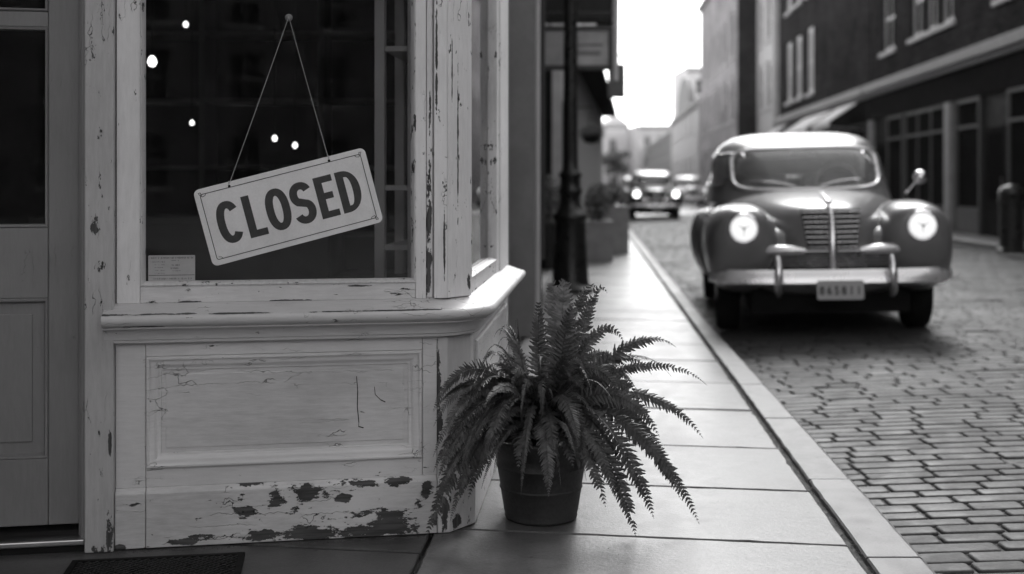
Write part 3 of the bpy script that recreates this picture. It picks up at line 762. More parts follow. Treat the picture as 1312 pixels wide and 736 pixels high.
def plate(mb, pts, y0, y1):
    n = len(pts); mb.add([(p[0], y0, p[1]) for p in pts] + [(p[0], y1, p[1]) for p in pts], [tuple(range(n)), tuple(range(2*n-1, n-1, -1))] + [(i, n+i, n+(i+1)%n, (i+1)%n) for i in range(n)])
M_enam, nt_, b_ = newmat('aged_white_enamel')
c_ = coords(nt_); n1_ = noise(nt_, c_, 5, 6, 0.65); n2_ = noise(nt_, c_, 160, 4, 0.6); n3_ = noise(nt_, coords(nt_, (.3, 1, 1)), 26, 7, .75)
v_ = math_(nt_, 'MULTIPLY', smooth(nt_, n1_, .3, .75, 0.86, 0.70), smooth(nt_, n2_, .3, .7, .95, 1.03))
v_ = mixf(nt_, smooth(nt_, n3_, .70, .74), v_, 0.25)
nt_.links.new(gray(nt_, v_), b_.inputs['Base Color']); nt_.links.new(smooth(nt_, n1_, .3, .7, .3, .45), b_.inputs['Roughness']); bump(nt_, b_, n3_, .12, .002)
g = MB(); plate(g, rrect(SW, SH, 0.018), -0.002, 0.003); g.build('board', M_enam, sign, None, bevel=0.0012)
# border line, drawn with small curls at the corners
g = MB()
def stroke(mb, pts, w, y=-0.0026, th=0.0012, closed=False):
    P = [Vector(p) for p in pts]; n = len(P); L = []; Rr = []
    for i in range(n):
        a = P[i-1] if (closed or i > 0) else P[i]; b = P[(i+1) % n] if (closed or i < n-1) else P[i]
        if i == 0 and not closed: a = P[0]
        d = (b - a).normalized(); nn_ = Vector((-d.y, d.x))
        if (closed or 0 < i < n-1):
            d1 = (P[i] - P[i-1]).normalized(); k = 1 / max(.35, nn_.dot(Vector((-d1.y, d1.x))))
        else: k = 1
        L.append(P[i] + nn_ * w / 2 * k); Rr.append(P[i] - nn_ * w / 2 * k)
    vs = [(p.x, y, p.y) for p in L] + [(p.x, y, p.y) for p in Rr] + [(p.x, y + th, p.y) for p in L] + [(p.x, y + th, p.y) for p in Rr]
    fs = []; m = n if closed else n - 1
    for i in range(m):
        j = (i + 1) % n
        fs += [(i, j, n+j, n+i), (i, 2*n+i, 2*n+j, j), (n+i, n+j, 3*n+j, 3*n+i)]
    if not closed: fs += [(0, n, 3*n, 2*n), (n-1, 3*n-1, 4*n-1, 2*n-1)]
    mb.add(vs, fs)
bw, bh = SW - .036, SH - .036
stroke(g, rrect(bw, bh, 0.007, 3), 0.0024, closed=True)
for sx, sz in ((-1, 1), (1, 1), (1, -1), (-1, -1)):
    x0, z0_ = sx * (bw/2), sz * (bh/2)
    q = [(x0 - sx*.020, z0_ + sz*.001), (x0 - sx*.014, z0_ - sz*.006), (x0 - sx*.006, z0_ - sz*.008), (x0 + sx*.001, z0_ - sz*.001), (x0 + sx*.004, z0_ + sz*.006), (x0 - sx*.002, z0_ + sz*.006), (x0 - sx*.005, z0_ - sz*.004)]
    if (sx, sz) == (-1, -1): q = q[:3]
    stroke(g, q, 0.0018)
g.build('border_line', M_ink, sign, None)
# letters, drawn as broad strokes:  height hL
hL = 0.134; st = 0.0232
def arc(cx, cz, rx, rz, a0, a1, n=20, e=2.0):
    out = []
    for i in range(n + 1):
        a = R(a0 + (a1 - a0) * i / n); c, s_ = math.cos(a), math.sin(a)
        out.append((cx + rx * math.copysign(abs(c) ** (2/e), c), cz + rz * math.copysign(abs(s_) ** (2/e), s_)))
    return out
def ringshape(mb, outer, inner, y=-0.0026, th=0.0012):
    n = len(outer)
    vs = [(p[0], y, p[1]) for p in outer] + [(p[0], y, p[1]) for p in inner] + [(p[0], y + th, p[1]) for p in outer] + [(p[0], y + th, p[1]) for p in inner]
    fs = []
    for i in range(n):
        j = (i + 1) % n; fs += [(i, j, n+j, n+i), (i, 2*n+i, 2*n+j, j), (n+i, n+j, 3*n+j, 3*n+i)]
    mb.add(vs, fs)
def solid(mb, poly, y=-0.0026, th=0.0012):
    n = len(poly); mb.add([(p[0], y, p[1]) for p in poly] + [(p[0], y + th, p[1]) for p in poly], [tuple(range(n))] + [(i, n+i, n+(i+1)%n, (i+1)%n) for i in range(n)])
def letters(x, ch):
    h = hL / 2; t = st / 2; g = MB(); w = 0.0235
    if ch == 'C': stroke(g, arc(0, 0, w, h - t, 38, 322, 34, 2.3), st)
    elif ch == 'L': solid(g, [(-.027, -h), (.027, -h), (.027, -h + st*.93), (-.027 + st, -h + st*.93), (-.027 + st, h), (-.027, h)])
    elif ch == 'O': stroke(g, arc(0, 0, w, h - t, 0, 350, 35, 2.3), st, closed=True)
    elif ch == 'S':
        r = (h - t) / 2; P_ = arc(0, r, w * .93, r, 22, 180, 16, 2.1) + arc(0, r, w * .93, r, 192, 232, 5, 2.1)
        P_ += arc(0, -r, w * .93, r, 52, 12, 5, 2.1) + arc(0, -r, w*.93, r, 0, -158, 16, 2.1)
        stroke(g, P_, st)
    elif ch == 'E':
        a = -.028; b = .027; k = st * .9
        solid(g, [(a, -h), (b, -h), (b, -h + k), (a + st, -h + k), (a + st, -k/2 + .003), (b*.75, -k/2 + .003), (b*.75, k/2 + .003), (a + st, k/2 + .003), (a + st, h - k), (b, h - k), (b, h), (a, h)])
    elif ch == 'D':
        def D(ox, oz, hx, hz): return [(ox, -hz), (ox, hz)] + [(ox + (hx - ox) * .25, hz)] + arc(ox + (hx-ox)*.25, 0, (hx-ox)*.75, hz, 84, -84, 24, 2.2) + [(ox + (hx-ox)*.25, -hz)]
        ringshape(g, D(-.032, 0, .033, h), D(-.032 + st, 0, .033 - st, h - st*.9))
    for i, v in enumerate(g.v): g.v[i] = (v[0]*1.07 + x*1.10, v[1], v[2])
    g.build('letter', M_ink, sign, None, label='painted letter ' + ch)
for x, ch in zip((-0.180, -0.105, -0.034, 0.041, 0.114, 0.184), 'CLOSED'): letters(x * SW / 0.571, ch)

# string and hook
hk = sgnlocal(370, 22, -0.022)
pA = Vector((-0.165 * SW / .555, 0, SH/2 - .010)); pB = Vector((0.158 * SW / .555, 0, SH/2 - .010))
li = (Mf.inverted() @ Msign)
a3, b3 = li @ (pA + Vector((0, -.004, 0))), li @ (pB + Vector((0, -.004, 0)))
g = MB(); hkf = hk + Vector((0, -.006, 0))
def sag(p, q, n=10): return [p.lerp(q, i/n) + Vector((0, 0, -.003 * math.sin(math.pi * i / n))) for i in range(n + 1)]
g.tube(sag(hkf, a3), 0.0010, 6); g.tube(sag(hkf, b3), 0.0010, 6)
for q in (a3, b3): g.tube([q, q + Vector((0, 0, .012))], 0.0022, 6)
so = g.build('string', M_string, sign, Mf)
g = MB()
for q in (pA, pB):
    g = MB(); g.lathe([(0, 0), (.0042, 0), (.0042, .0012), (0, .0012)], 12, Matrix.Translation((q.x, -.0022, q.z - .004)) @ Matrix.Rotation(R(90), 4, 'X'))
    g.build('eyelet', M_black, sign, None)
g = MB(); g.lathe([(0, -.002), (.012, -.002), (.010, .003), (.004, .006), (.004, .012), (.006, .013), (0, .014)], 16, Matrix.Translation((hk.x, 0.0345, hk.z)) @ Matrix.Rotation(R(90), 4, 'X'))
hko = g.build('suction_hook', M_pier, None, Mf, smooth=True, auto=40)
tag(hko, 'tiny grey suction hook on the glass holding up the string of the sign', 'hook')

# notice sticker
q0 = sgnlocal(190, 361, -0.0335); q1 = sgnlocal(250, 327, -0.0335)
wS, hS = q1.x - q0.x, q1.z - q0.z
Mst = Mf @ Matrix.Translation(((q0.x+q1.x)/2, 0.0335, (q0.z+q1.z)/2))
stk = empty('notice_sticker', Mst); tag(stk, 'small printed paper notice stuck in the lower left corner of the shop window', 'sticker')
g = MB(); plate(g, rrect(wS, hS, .003, 3), -.0006, .0020); g.build('paper', plain('paper', 0.42, .7, .08, 20, 0), stk, None)
g = MB()
def squiggle(x0, x1, z, h, dens=1.0):
    x = x0
    while x < x1:
        w = rnd.uniform(.0008, .0022); k = rnd.random()
        if k < .72:
            hh = h * rnd.uniform(.5, 1); g.box(x, -.0010, z - hh/2, x + w * .5, -.0007, z + hh/2)
            if rnd.random() < .6: g.box(x + w*.5, -.0010, z + hh/2 - .0006, x + w, -.0007, z + hh/2)
            if rnd.random() < .5: g.box(x + w*.5, -.0010, z - hh/2, x + w, -.0007, z - hh/2 + .0006)
        x += w + .0005 / dens
s_ = wS
squiggle(-.47*s_, .46*s_, .40*hS, .0065, 1.5)
squiggle(-.45*s_, -.15*s_, .25*hS, .003); squiggle(0, .16*s_, .30*hS, .003)
for k in range(4): squiggle(-.36*s_, -.16*s_ + rnd.uniform(-.01, .01)*s_, (.14 - .11*k)*hS, .0022, .8)
squiggle(-.02*s_, .17*s_, .12*hS, .005, 2); squiggle(-.02*s_, .15*s_, .0*hS, .005, 2); squiggle(-.02*s_, .19*s_, -.1*hS, .003)
squiggle(-.40*s_, .44*s_, -.40*hS, .006, 1.0)
g.box(-.49*s_, -.0010, -.275*hS, .49*s_, -.0007, -.255*hS)
g.build('print', M_ink, stk, None)

# floor grate in the paving by the shop
gr = empty('floor_grate', T(-1.24, 3.075, 0.003, R(9))); tag(gr, 'dark diamond patterned metal grate set in the paving below the stall riser', 'grate')
g = MB(); w, h = .50, .40
g.box(0, 0, -.0015, w, .018, .007); g.box(0, h - .018, -.0015, w, h, .007); g.box(0, .0185, -.0015, .018, h - .0185, .007); g.box(w - .018, .0185, -.0015, w, h - .0185, .007)
g.build('rim', M_black, gr, None)
g = MB()
for sgn in (1, -1):
    k = -h
    while k < w + h:
        # bar x = k + sgn*y, clipped to the rim
        pts = []
        for t in (0.019, h - .019):
            pts.append((k + (t if sgn > 0 else h - t), t))
        (xa, ya), (xb, yb) = pts
        def clip(xa, ya, xb, yb):
            for lim in (0.019, w - .019):
                pass
            if xb < xa: xa, ya, xb, yb = xb, yb, xa, ya
            if xb < .019 or xa > w - .019: return None
            if xa < .019: ya += (yb - ya) * (.019 - xa) / (xb - xa); xa = .019
            if xb > w - .019: yb = ya + (yb - ya) * (w - .019 - xa) / (xb - xa); xb = w - .019
            return xa, ya, xb, yb
        c = clip(xa, ya, xb, yb)
        if c and (c[2] - c[0]) > .01:
            g.tube([(c[0], c[1], .0025 + .001*sgn), (c[2], c[3], .0025 + .001*sgn)], .0028, 4)
        k += .024
g.build('lattice', M_blacki, gr, None)
g = MB(); g.box(.01, .01, -.0035, w - .01, h - .01, -.0018); g.build('pan', M_black, gr, None)

# ------------------------------------------------------------------ pot and fern
pc = Vector((0.098, 3.955))
pot = empty('flower_pot', T(pc.x, pc.y, 0.001)); tag(pot, 'dark grey ribbed flower pot standing on the flagstones by the shop corner', 'flower pot')
g = MB()
prof = [(0, 0), (.108, 0), (.116, .004), (.1185, .012), (.1175, .018), (.121, .030), (.1325, .103), (.1355, .106), (.1355, .109), (.1330, .112), (.1435, .176), (.1465, .179), (.1465, .182), (.1440, .185), (.1475, .218), (.1535, .223), (.1575, .262), (.158, .268), (.155, .272), (.150, .272), (.147, .262), (.143, .22), (.115, .02), (0, .02)]
g.lathe([(r*1.035, z) for r, z in prof], 64); g.build('pot_body', M_pot, pot, None, smooth=True, auto=50)
g = MB(); g.lathe([(0, .2), (.13, .2), (.144, .236), (.1, .24), (0, .245)], 32); g.build('soil', M_soil, pot, None, smooth=True)

fern = empty('fern', T(pc.x, pc.y, 0.24)); tag(fern, 'bushy fern with long arching fronds growing in the dark pot', 'fern')
def bez(p0, p1, p2, p3, t):
    s = 1 - t; return p0*(s**3) + p1*(3*s*s*t) + p2*(3*s*t*t) + p3*(t**3)
def frond(tip, lift=0.25, out=0.35, W_=0.055, roll=0.0, tone=1.0, sp=0.0105, lobes=3, base=None, mid=None, start=0.10, keel=0.25, sidev=None, into=None):
    """tip: offset from the crown.  The stem leaves the crown upwards, arches and ends at tip."""
    tip = Vector(tip); hor = Vector((tip.x, tip.y, 0)); L = tip.length
    hd = hor.normalized() if hor.length > 1e-4 else Vector((1, 0, 0))
    p0 = Vector(base) if base else hd * rnd.uniform(.0, .05) + Vector((0, 0, 0.0))
    p1 = p0 + hd * L * 0.10 * out / .35 + Vector((0, 0, lift * 0.9))
    p2 = Vector(mid) if mid else p0.lerp(tip, 0.72) + Vector((0, 0, lift * 0.85 + max(0, -tip.z) * .15))
    n = 40; pts = [bez(p0, p1, p2, tip, i / n) for i in range(n + 1)]
    cum = [0]
    for i in range(n): cum.append(cum[-1] + (pts[i+1] - pts[i]).length)
    Lt = cum[-1]
    g = into or MB(); g.tone = tone * 0.8
    g.tube(pts[::2], [0.0019 * (1 - .75 * i / (n/2)) for i in range(n//2 + 1)], 5)
    side0 = Vector(sidev) if sidev else hd.cross(Vector((0, 0, 1))).normalized()
    d = Lt * start; k = 0
    wob = rnd.uniform(0, 6)
    def sample(d):
        for i in range(n):
            if cum[i+1] >= d:
                f = (d - cum[i]) / max(1e-6, cum[i+1] - cum[i]); return pts[i].lerp(pts[i+1], f), (pts[i+1] - pts[i]).normalized()
        return pts[-1], (pts[-1] - pts[-2]).normalized()
    while d < Lt * 0.995:
        t = d / Lt; p, tg = sample(d)
        tt = min(1, max(0.0, (t - start) / (1 - start)))
        prof_ = min(1.0, (tt * 3.5 + 0.5)) * (1 - tt ** 2.2) ** 0.8
        ln = W_ * max(0.05, prof_)
        side = side0 - tg * side0.dot(tg); side.normalize()
        nrm = side.cross(tg).normalized()
        if nrm.z < 0: nrm = -nrm
        rot = Matrix.Rotation(roll + 0.25 * math.sin(wob + t * 5), 3, tg); side = rot @ side; nrm = rot @ nrm
        for sg in (1, -1):
            if rnd.random() < 0.03: continue
            ll = ln * rnd.uniform(.86, 1.08); sweep_ = rnd.uniform(.22, .38) + 0.3 * tt
            dr = (side * sg * math.cos(sweep_) + tg * math.sin(sweep_)).normalized()
            dr = (dr - nrm * keel * rnd.uniform(.2, 1.2)).normalized()
            wd = min(sp * 0.46, ll * .30) * rnd.uniform(.85, 1.1)
            fw = (tg - dr * tg.dot(dr)).normalized(); nn_ = dr.cross(fw)
            m = lobes * 2; vs = []; curl = rnd.uniform(-.12, .28)
            g.tone = tone * rnd.uniform(.75, 1.3)
            for j in range(m + 1):
                s = j / m; w = wd * (1.0 - s ** 2.2) * (1.12 if j % 2 else 0.72); 
                if j == 0: w = wd * .5
                c = p + dr * ll * s - Vector((0, 0, 1)) * curl * ll * s * s + tg * ll * .10 * s * s
                e = nn_ * wd * .22
                if j == m: vs.append(c); 
                else: vs += [c + fw * w + e, c, c - fw * w + e]
            fs = []
            for j in range(m - 1):
                a = j * 3; fs += [(a, a+1, a+4, a+3), (a+1, a+2, a+5, a+4)]
            a = (m - 1) * 3; fs += [(a, a+1, a+3), (a+1, a+2, a+3)]
            g.add(vs, fs)
        d += sp * rnd.uniform(.9, 1.1) * (1 - .35 * tt)
    if into is None: return g.build('frond', M_fern, fern, None)
# named fronds, tips measured from the crown of the plant
def tipat(px, py, dY): 
    p = at(px, py, pc.y + dY); return (p.x - pc.x, p.y - pc.y, p.z - 0.24)
fr = [ # px, py, depth offset, lift, width
 (545, 692, -.40, .26, .050), (562, 610, -.36, .24, .050), (575, 560, -.26, .24, .045), (600, 640, -.20, .22, .040),
 (706, 376, .02, .34, .075), (726, 372, -.06, .34, .078), (778, 376, .05, .30, .040), (765, 372, .12, .3, .04),
 (866, 445, -.02, .24, .042), (906, 494, -.02, .25, .022), (901, 562, -.10, .27, .036), (896, 672, -.16, .30, .038),
 (872, 640, -.10, .28, .040), (815, 688, -.24, .26, .046), (838, 665, -.22, .27, .044), (790, 640, -.25, .22, .042),
 (776, 650, -.28, .18, .036), (628, 462, .06, .22, .030), (612, 500, .04, .22, .030), (640, 430, .10, .28, .034), (660, 420, .0, .28, .035),
 (618, 585, -.22, .17, .050), (664, 600, -.20, .13, .044), (706, 572, -.20, .12, .036), (735, 600, -.20, .12, .036), (772, 600, -.20, .15, .046),
 (600, 530, -.10, .22, .045), (585, 520, -.14, .22, .04), (845, 560, -.16, .25, .040), (860, 600, -.05, .26, .035), (825, 520, -.05, .24, .035), (835, 480, .1, .26, .035),
 (800, 440, .02, .3, .035), (740, 405, -.1, .3, .05), (690, 400, -.05, .3, .05), (650, 640, .15, .2, .04)]
for (px, py, dy, lf, w) in fr:
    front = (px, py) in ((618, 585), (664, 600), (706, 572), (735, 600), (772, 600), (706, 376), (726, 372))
    lateral = abs(px - 700) > 90
    rl = rnd.uniform(.75, 1.25) * (1 if px > 700 else -1) if lateral else rnd.uniform(-.3, .3)
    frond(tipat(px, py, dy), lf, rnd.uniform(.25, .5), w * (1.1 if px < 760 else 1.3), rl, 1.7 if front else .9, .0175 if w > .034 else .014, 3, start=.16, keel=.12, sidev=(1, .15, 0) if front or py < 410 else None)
for k in range(44):
    a = rnd.uniform(0, 2 * math.pi); l = rnd.uniform(.18, .46); z = rnd.uniform(-.14, .30)
    x_, y_ = math.cos(a) * l, math.sin(a) * l
    if x_ < -.15 and y_ > -.3: y_ = -.3 - rnd.uniform(0, .08); x_ = max(x_, -.34)
    frond((x_, y_, z), rnd.uniform(.18, .32), rnd.uniform(.2, .6), rnd.uniform(.034, .052), rnd.uniform(-1.2, 1.2), rnd.uniform(.6, 1.7), 0.0120, 3, start=.10, keel=.2)
for k in range(6):
    a = rnd.uniform(0, 2 * math.pi); l = rnd.uniform(.05, .22)
    frond((math.cos(a) * l, math.sin(a) * l, rnd.uniform(.14, .36)), rnd.uniform(.12, .25), .3, rnd.uniform(.028, .045), rnd.uniform(-1, 1), rnd.uniform(.8, 1.6), 0.012, 3, start=.12, keel=.15)

extra = [(-.20, -.18, .24), (-.28, -.27, .16), (-.19, -.02, .30), (-.15, .0, .33), (-.20, -.10, .28), (-.31, -.34, .02), (-.33, -.38, -.08), (-.29, -.34, -.16), (-.18, -.12, .20), (-.16, .05, .36), (-.12, -.1, .33)]
for (x_, y_, z) in extra: frond((x_, y_, z), .26, .3, .04, rnd.uniform(-1, .4), 1.3, .011, 3, start=.1, keel=.2)
g = MB()
for k in range(75):
    a = rnd.uniform(0, 2 * math.pi); l = rnd.uniform(.10, .34); x_, y_ = math.cos(a) * l, math.sin(a) * l
    if x_ < -.16 and y_ > -.28: y_ = -.28 - rnd.uniform(0, .06)
    frond((x_, y_, rnd.uniform(-.10, .30)), rnd.uniform(.16, .3), rnd.uniform(.2, .6), rnd.uniform(.016, .03), rnd.uniform(-1.4, 1.4), rnd.uniform(.5, 1.9), .008, 2, start=.1, keel=.3, into=g)
tag(g.build('frond', M_fern, fern, None), kind='stuff')

# ------------------------------------------------------------------ street lamp
lmY = 12.3; lmX = ray(731) * lmY
lm = empty('street_lamp', T(lmX, lmY, 0.0)); tag(lm, 'black cast iron lamp post with flared base on the pavement behind the fern', 'street lamp')
g = MB()
g.lathe([(r * 1.14, z) for r, z in [(0, 0), (.215, 0), (.215, .05), (.20, .06), (.175, .09), (.168, .12), (.150, .5), (.140, .72), (.145, .75), (.165, .77), (.168, .80), (.150, .83), (.115, .87), (.098, .92), (.095, 1.02), (.112, 1.05), (.112, 1.07), (.095, 1.10), (.094, 1.20), (.110, 1.22), (.110, 1.24), (.085, 1.27), (.072, 1.32), (0.07, 1.4)]], 28)
g.build('base', M_blacki, lm, None, smooth=True, auto=50)
g = MB(); g.lathe([(0.079, 1.4), (.074, 2.2), (.066, 3.9), (.075, 3.93), (.075, 3.96), (.05, 4.0), (.04, 4.15)], 20); g.build('post', M_blacki, lm, None, smooth=True, auto=50)
g = MB(); g.tube([(-.3, 0, 3.75), (.3, 0, 3.75)], .016, 8); g.build('ladder_bar', M_blacki, lm, None)
g = MB(); g.lathe([(0.06, 4.15), (.12, 4.2), (.2, 4.55), (.2, 4.57), (0.1, 4.70), (0.05, 4.72), (.03, 4.8), (0, 4.85)], 6); g.build('lantern', plain('frosted_glass', .5, .4, .1), lm, None)

# ------------------------------------------------------------------ generic building
def building(name, label, cat, P, Q, depth, H, wallmat, holes=(), shopz=0.0, shopmat=None, fr_mat=None, group=None, cornice=0.25, fine=True, pane=None, surround=0.07, mull=True, roofmat=None, z0=-0.02, sillmat=None):
    """P->Q along the street side with the inside on the left. holes: (x0, z0, w, h)."""
    Mb, L = frame(P, Q); root = empty(name, Mb); tag(root, label, cat, group)
    xs = sorted({0.0, L} | {round(v, 4) for h in holes for v in (h[0], h[0] + h[2])}); zs = sorted({z0, H} | {round(v, 4) for h in holes for v in (h[1], h[1] + h[3])})
    g = MB(); t = 0.22
    for i in range(len(xs) - 1):
        for j in range(len(zs) - 1):
            cx, cz_ = (xs[i] + xs[i+1]) / 2, (zs[j] + zs[j+1]) / 2
            if any(h[0] < cx < h[0]+h[2] and h[1] < cz_ < h[1]+h[3] for h in holes): continue
            g.add([(xs[i],0,zs[j]),(xs[i+1],0,zs[j]),(xs[i+1],0,zs[j+1]),(xs[i],0,zs[j+1])], [(0,1,2,3)])
    for (x, z, w, h) in holes:
        g.add([(x,0,z),(x+w,0,z),(x+w,0,z+h),(x,0,z+h),(x,t,z),(x+w,t,z),(x+w,t,z+h),(x,t,z+h)], [(0,4,5,1),(1,5,6,2),(2,6,7,3),(3,7,4,0)])
    g.add([(0,0,z0),(0,depth,z0),(0,depth,H),(0,0,H),(L,0,z0),(L,depth,z0),(L,depth,H),(L,0,H)], [(0,3,2,1),(4,5,6,7),(1,2,6,5)])
    g.build('wall', wallmat, root, None)
    g = MB(); g.box(-0.02, -0.02, H + .001, L + .02, depth + .02, H + .12); g.build('roof', roofmat or M_roofm, root, None)
    if cornice: 
        g = MB(); g.box(-.05, -cornice, H - .35, L + .05, -.001, H - .2); g.box(-.02, -cornice * .6, H - .5, L + .02, -.001, H - .351); g.build('cornice', sillmat or M_stone, root, None)
    for (x, z, w, h) in holes:
        g = MB(); f = surround; y = 0.09
        g.box(x + .003, y, z + .003, x + f, y + .07, z + h - .003); g.box(x + w - f, y, z + .003, x + w - .003, y + .07, z + h - .003)
        g.box(x + f, y, z + .003, x + w - f, y + .07, z + f); g.box(x + f, y, z + h - f, x + w - f, y + .07, z + h - .003)
        if mull:
            g.box(x + f, y + .008, z + h/2 - .035, x + w - f, y + .06, z + h/2 + .035)
            g.box(x + w/2 - .02, y + .012, z + f, x + w/2 + .02, y + .055, z + h/2 - .035); g.box(x + w/2 - .02, y + .012, z + h/2 + .035, x + w/2 + .02, y + .055, z + h - f)
        wn = g.build('window', fr_mat or M_frame, root, None)
        g = MB(); g.box(x + f*.5, y + .03, z + f*.5, x + w - f*.5, y + .04, z + h - f*.5); g.build('pane', pane or M_far, wn, None)
        g = MB(); g.box(x - .1, -.09, z - .12, x + w + .1, .08, z - .001); g.build('sill', sillmat or M_stonel, wn, None)
    return root, Mb, L
d0 = Vector((SL, 1.0))
def RP(a, Y): return (a + SL * Y, Y)

# right-hand row: x local runs towards the camera
Ra = 8.8
def rx(Y, Y1): return (Y1 - Y) * math.sqrt(1 + SL * SL)
# nearest right building
Y1 = 37.0
w_up = [(rx(35.6, Y1), 5.12, rx(34.1, Y1) - rx(35.6, Y1), 2.0)]
for (a, b_) in ((32.4, 31.2), (30.9, 29.9), (29.6, 28.5)): w_up.append((rx(a, Y1), 5.15, rx(b_, Y1) - rx(a, Y1), 2.0))
for (a, b_) in ((25.5, 24.3), (23.3, 22.1), (21.1, 19.9)): w_up.append((rx(a, Y1), 5.15, rx(b_, Y1) - rx(a, Y1), 2.0))
w_all = w_up + [(x, 8.3, w, 1.8) for (x, z, w, h) in w_up]
r1, M1, L1 = building('brick_shop_building', 'dark brick shop building at right with stone cornice over a black shopfront', 'building', RP(Ra, Y1), RP(Ra, 18.5), 9, 11.5, M_brickd, w_all, surround=.13)
def shopfront(root, Mb, L, bays, ztop=4.0, fasm=None, pilm=None, dark=M_shopd):
    g = MB(); g.box(0.01, -0.30, ztop, L - .01, -.002, ztop + .26); g.box(0.01, -0.20, ztop - .12, L - .01, -.002, ztop - .001)
    g.build('string_course', M_stone, root, None, bevel=.02)
    g = MB(); g.box(0.02, -0.10, ztop - .85, L - .02, -.003, ztop - .125); g.build('fascia', fasm or M_shopd, root, None, bevel=.01)
    g = MB(); g.box(0.02, -0.012, 0.0, L - .02, -.003, ztop - .855); g.build('shopfront_backing', M_black, root, None)
    for i, (a, b_, kind) in enumerate(bays):
        if kind == 'pil':
            g = MB(); g.box(a, -.16, .0, b_, -.0125, ztop - .852); g.box(a - .03, -.19, 0, b_ + .03, -.161, .3); g.build('pilaster', pilm or M_stone, root, None, bevel=.008)
        elif kind == 'win':
            g = MB(); zt = ztop - .86; f = .07; zr = 2.45
            g.box(a, -.11, 0.004, b_, -.013, .55)
            for x in (a, b_ - f): g.box(x, -.09, .551, x + f, -.013, zt)
            n = max(1, int((b_ - a) / 1.1))
            for k in range(1, n): x = a + (b_ - a) * k / n; g.box(x - .025, -.085, .551, x + .025, -.013, zt)
            g.box(a + f, -.088, .552, b_ - f, -.013, .62); g.box(a + f, -.088, zr, b_ - f, -.013, zr + .07); g.box(a + f, -.088, zt - .08, b_ - f, -.013, zt - .002)
            wn = g.build('shop_window', M_shopg, root, None)
            g = MB(); g.box(a + .03, -.04, .6, b_ - .03, -.03, zt - .04); g.build('pane', M_far, wn, None)
        elif kind == 'door':
            g = MB(); zt = 2.4; f = .12
            g.box(a, -.05, .02, a + f, -.013, zt); g.box(b_ - f, -.05, .02, b_, -.013, zt); g.box(a + f, -.05, .02, b_ - f, -.013, .8); g.box(a + f, -.05, zt - .15, b_ - f, -.013, zt)
            dn = g.build('door', dark, root, None); g = MB(); g.box(a + f*.8, -.035, .78, b_ - f*.8, -.025, zt - .12); g.build('pane', M_far, dn, None)
            g = MB(); g.tube([(b_ - .06, -.09, 1.0), (b_ - .06, -.09, 1.3)], .012, 6); g.build('handle', M_metal, dn, None)
xq = lambda Y: rx(Y, Y1)
shopfront(r1, M1, L1, [(xq(36.8), xq(36.4), 'pil'), (xq(36.0), xq(34.9), 'door'), (xq(34.7), xq(33.0), 'win'), (xq(32.7), xq(29.0), 'win'), (xq(28.8), xq(28.4), 'pil'), (xq(28.1), xq(26.4), 'win'), (xq(26.1), xq(24.9), 'door'), (xq(24.6), xq(22.0), 'win'), (xq(21.8), xq(20.4), 'door'), (xq(20.0), xq(18.9), 'win')])
# buildings beside and behind the camera on the right
def wins(L, z, n, w=1.1, h=1.9):
    return [((L / n) * (k + .5) - w / 2, z, w, h) for k in range(n)]
LL = 18.5 - 2
wz = wins(LL, 4.7, 6)
r0, M0, L0 = building('brick_shop_building', 'brown brick shop building out of frame to the right of the road', 'building', RP(Ra, 18.4), RP(Ra, 2.0), 9, 7.6, M_brickm, wz)
shopfront(r0, M0, L0, [(.1, .5, 'pil'), (.8, 3.6, 'win'), (3.8, 5, 'door'), (5.2, 8, 'win'), (8.1, 8.5, 'pil'), (8.8, 11.5, 'win'), (11.7, 12.9, 'door'), (13.1, 16, 'win')])
rm, Mm, Lm = building('rendered_building', 'pale rendered building behind the camera across the road', 'building', RP(Ra, 1.9), RP(Ra, -14.0), 9, 6.4, M_render2, wins(15.8, 4.4, 5, h=1.4))
shopfront(rm, Mm, Lm, [(.1, .5, 'pil'), (.8, 3.6, 'win'), (3.8, 5, 'door'), (5.2, 8, 'win'), (8.1, 8.5, 'pil'), (8.8, 12, 'win'), (12.4, 15, 'win')])
# beyond
Y1 = 55.3
h2 = [(rx(a, Y1), 4.85, rx(b_, Y1) - rx(a, Y1), 2.7) for (a, b_) in ((53.3, 51.8), (50.9, 49.4), (48.2, 46.7))]
h2 += [(x, 8.9, w, 2.2) for (x, z, w, h) in h2]
r2, M2, L2 = building('brick_building', 'dark plain brick building with three narrow tall windows above white awnings', 'building', RP(Ra, Y1), RP(Ra, 37.1), 9, 14.0, M_brickd, h2, surround=.2, pane=plain('bright_blind', .3, .6))
shopfront(r2, M2, L2, [(.2, 3.5, 'win'), (4, 5.2, 'door'), (5.6, 9.5, 'win'), (10, 11.2, 'door'), (11.6, 15.0, 'win'), (15.4, 17.8, 'win')], ztop=4.0)
h2b = [(x, z, 1.3, 2.3) for z in (4.9, 8.2, 11.3) for x in (.7, 3.4)]
r2b, _, _ = building('rendered_building', 'narrow pale rendered building with large windows beyond the dark brick wall', 'building', RP(Ra - .25, 61.0), RP(Ra - .25, 55.4), 9, 14.5, M_stonel, h2b, surround=.15)
h3 = [(1.4 + 3.4 * k, z, 1.4, 2.4) for k in range(6) for z in (1.0, 4.6, 8.0)]
r3, _, _L3 = building('tall_terrace', 'tall grey terrace building jutting forward with its darkened end wall to the camera', 'building', RP(7.55, 82), RP(7.55, 61.2), 11, 13.7, M_pbrick, h3, surround=.15)
g = MB(); g.box(0.004, .02, 0, .03, 10.98, 13.6, Matrix.Translation((_L3, 0, 0))); g.build('shaded_end_wall', M_brickd, r3, None)  # added dark panel; shade on the camera-facing end put into its brick colour
h4 = [(1.6 + 4.2 * k, z, 1.4, 2.0) for k in range(6) for z in (1.2, 5.0)]
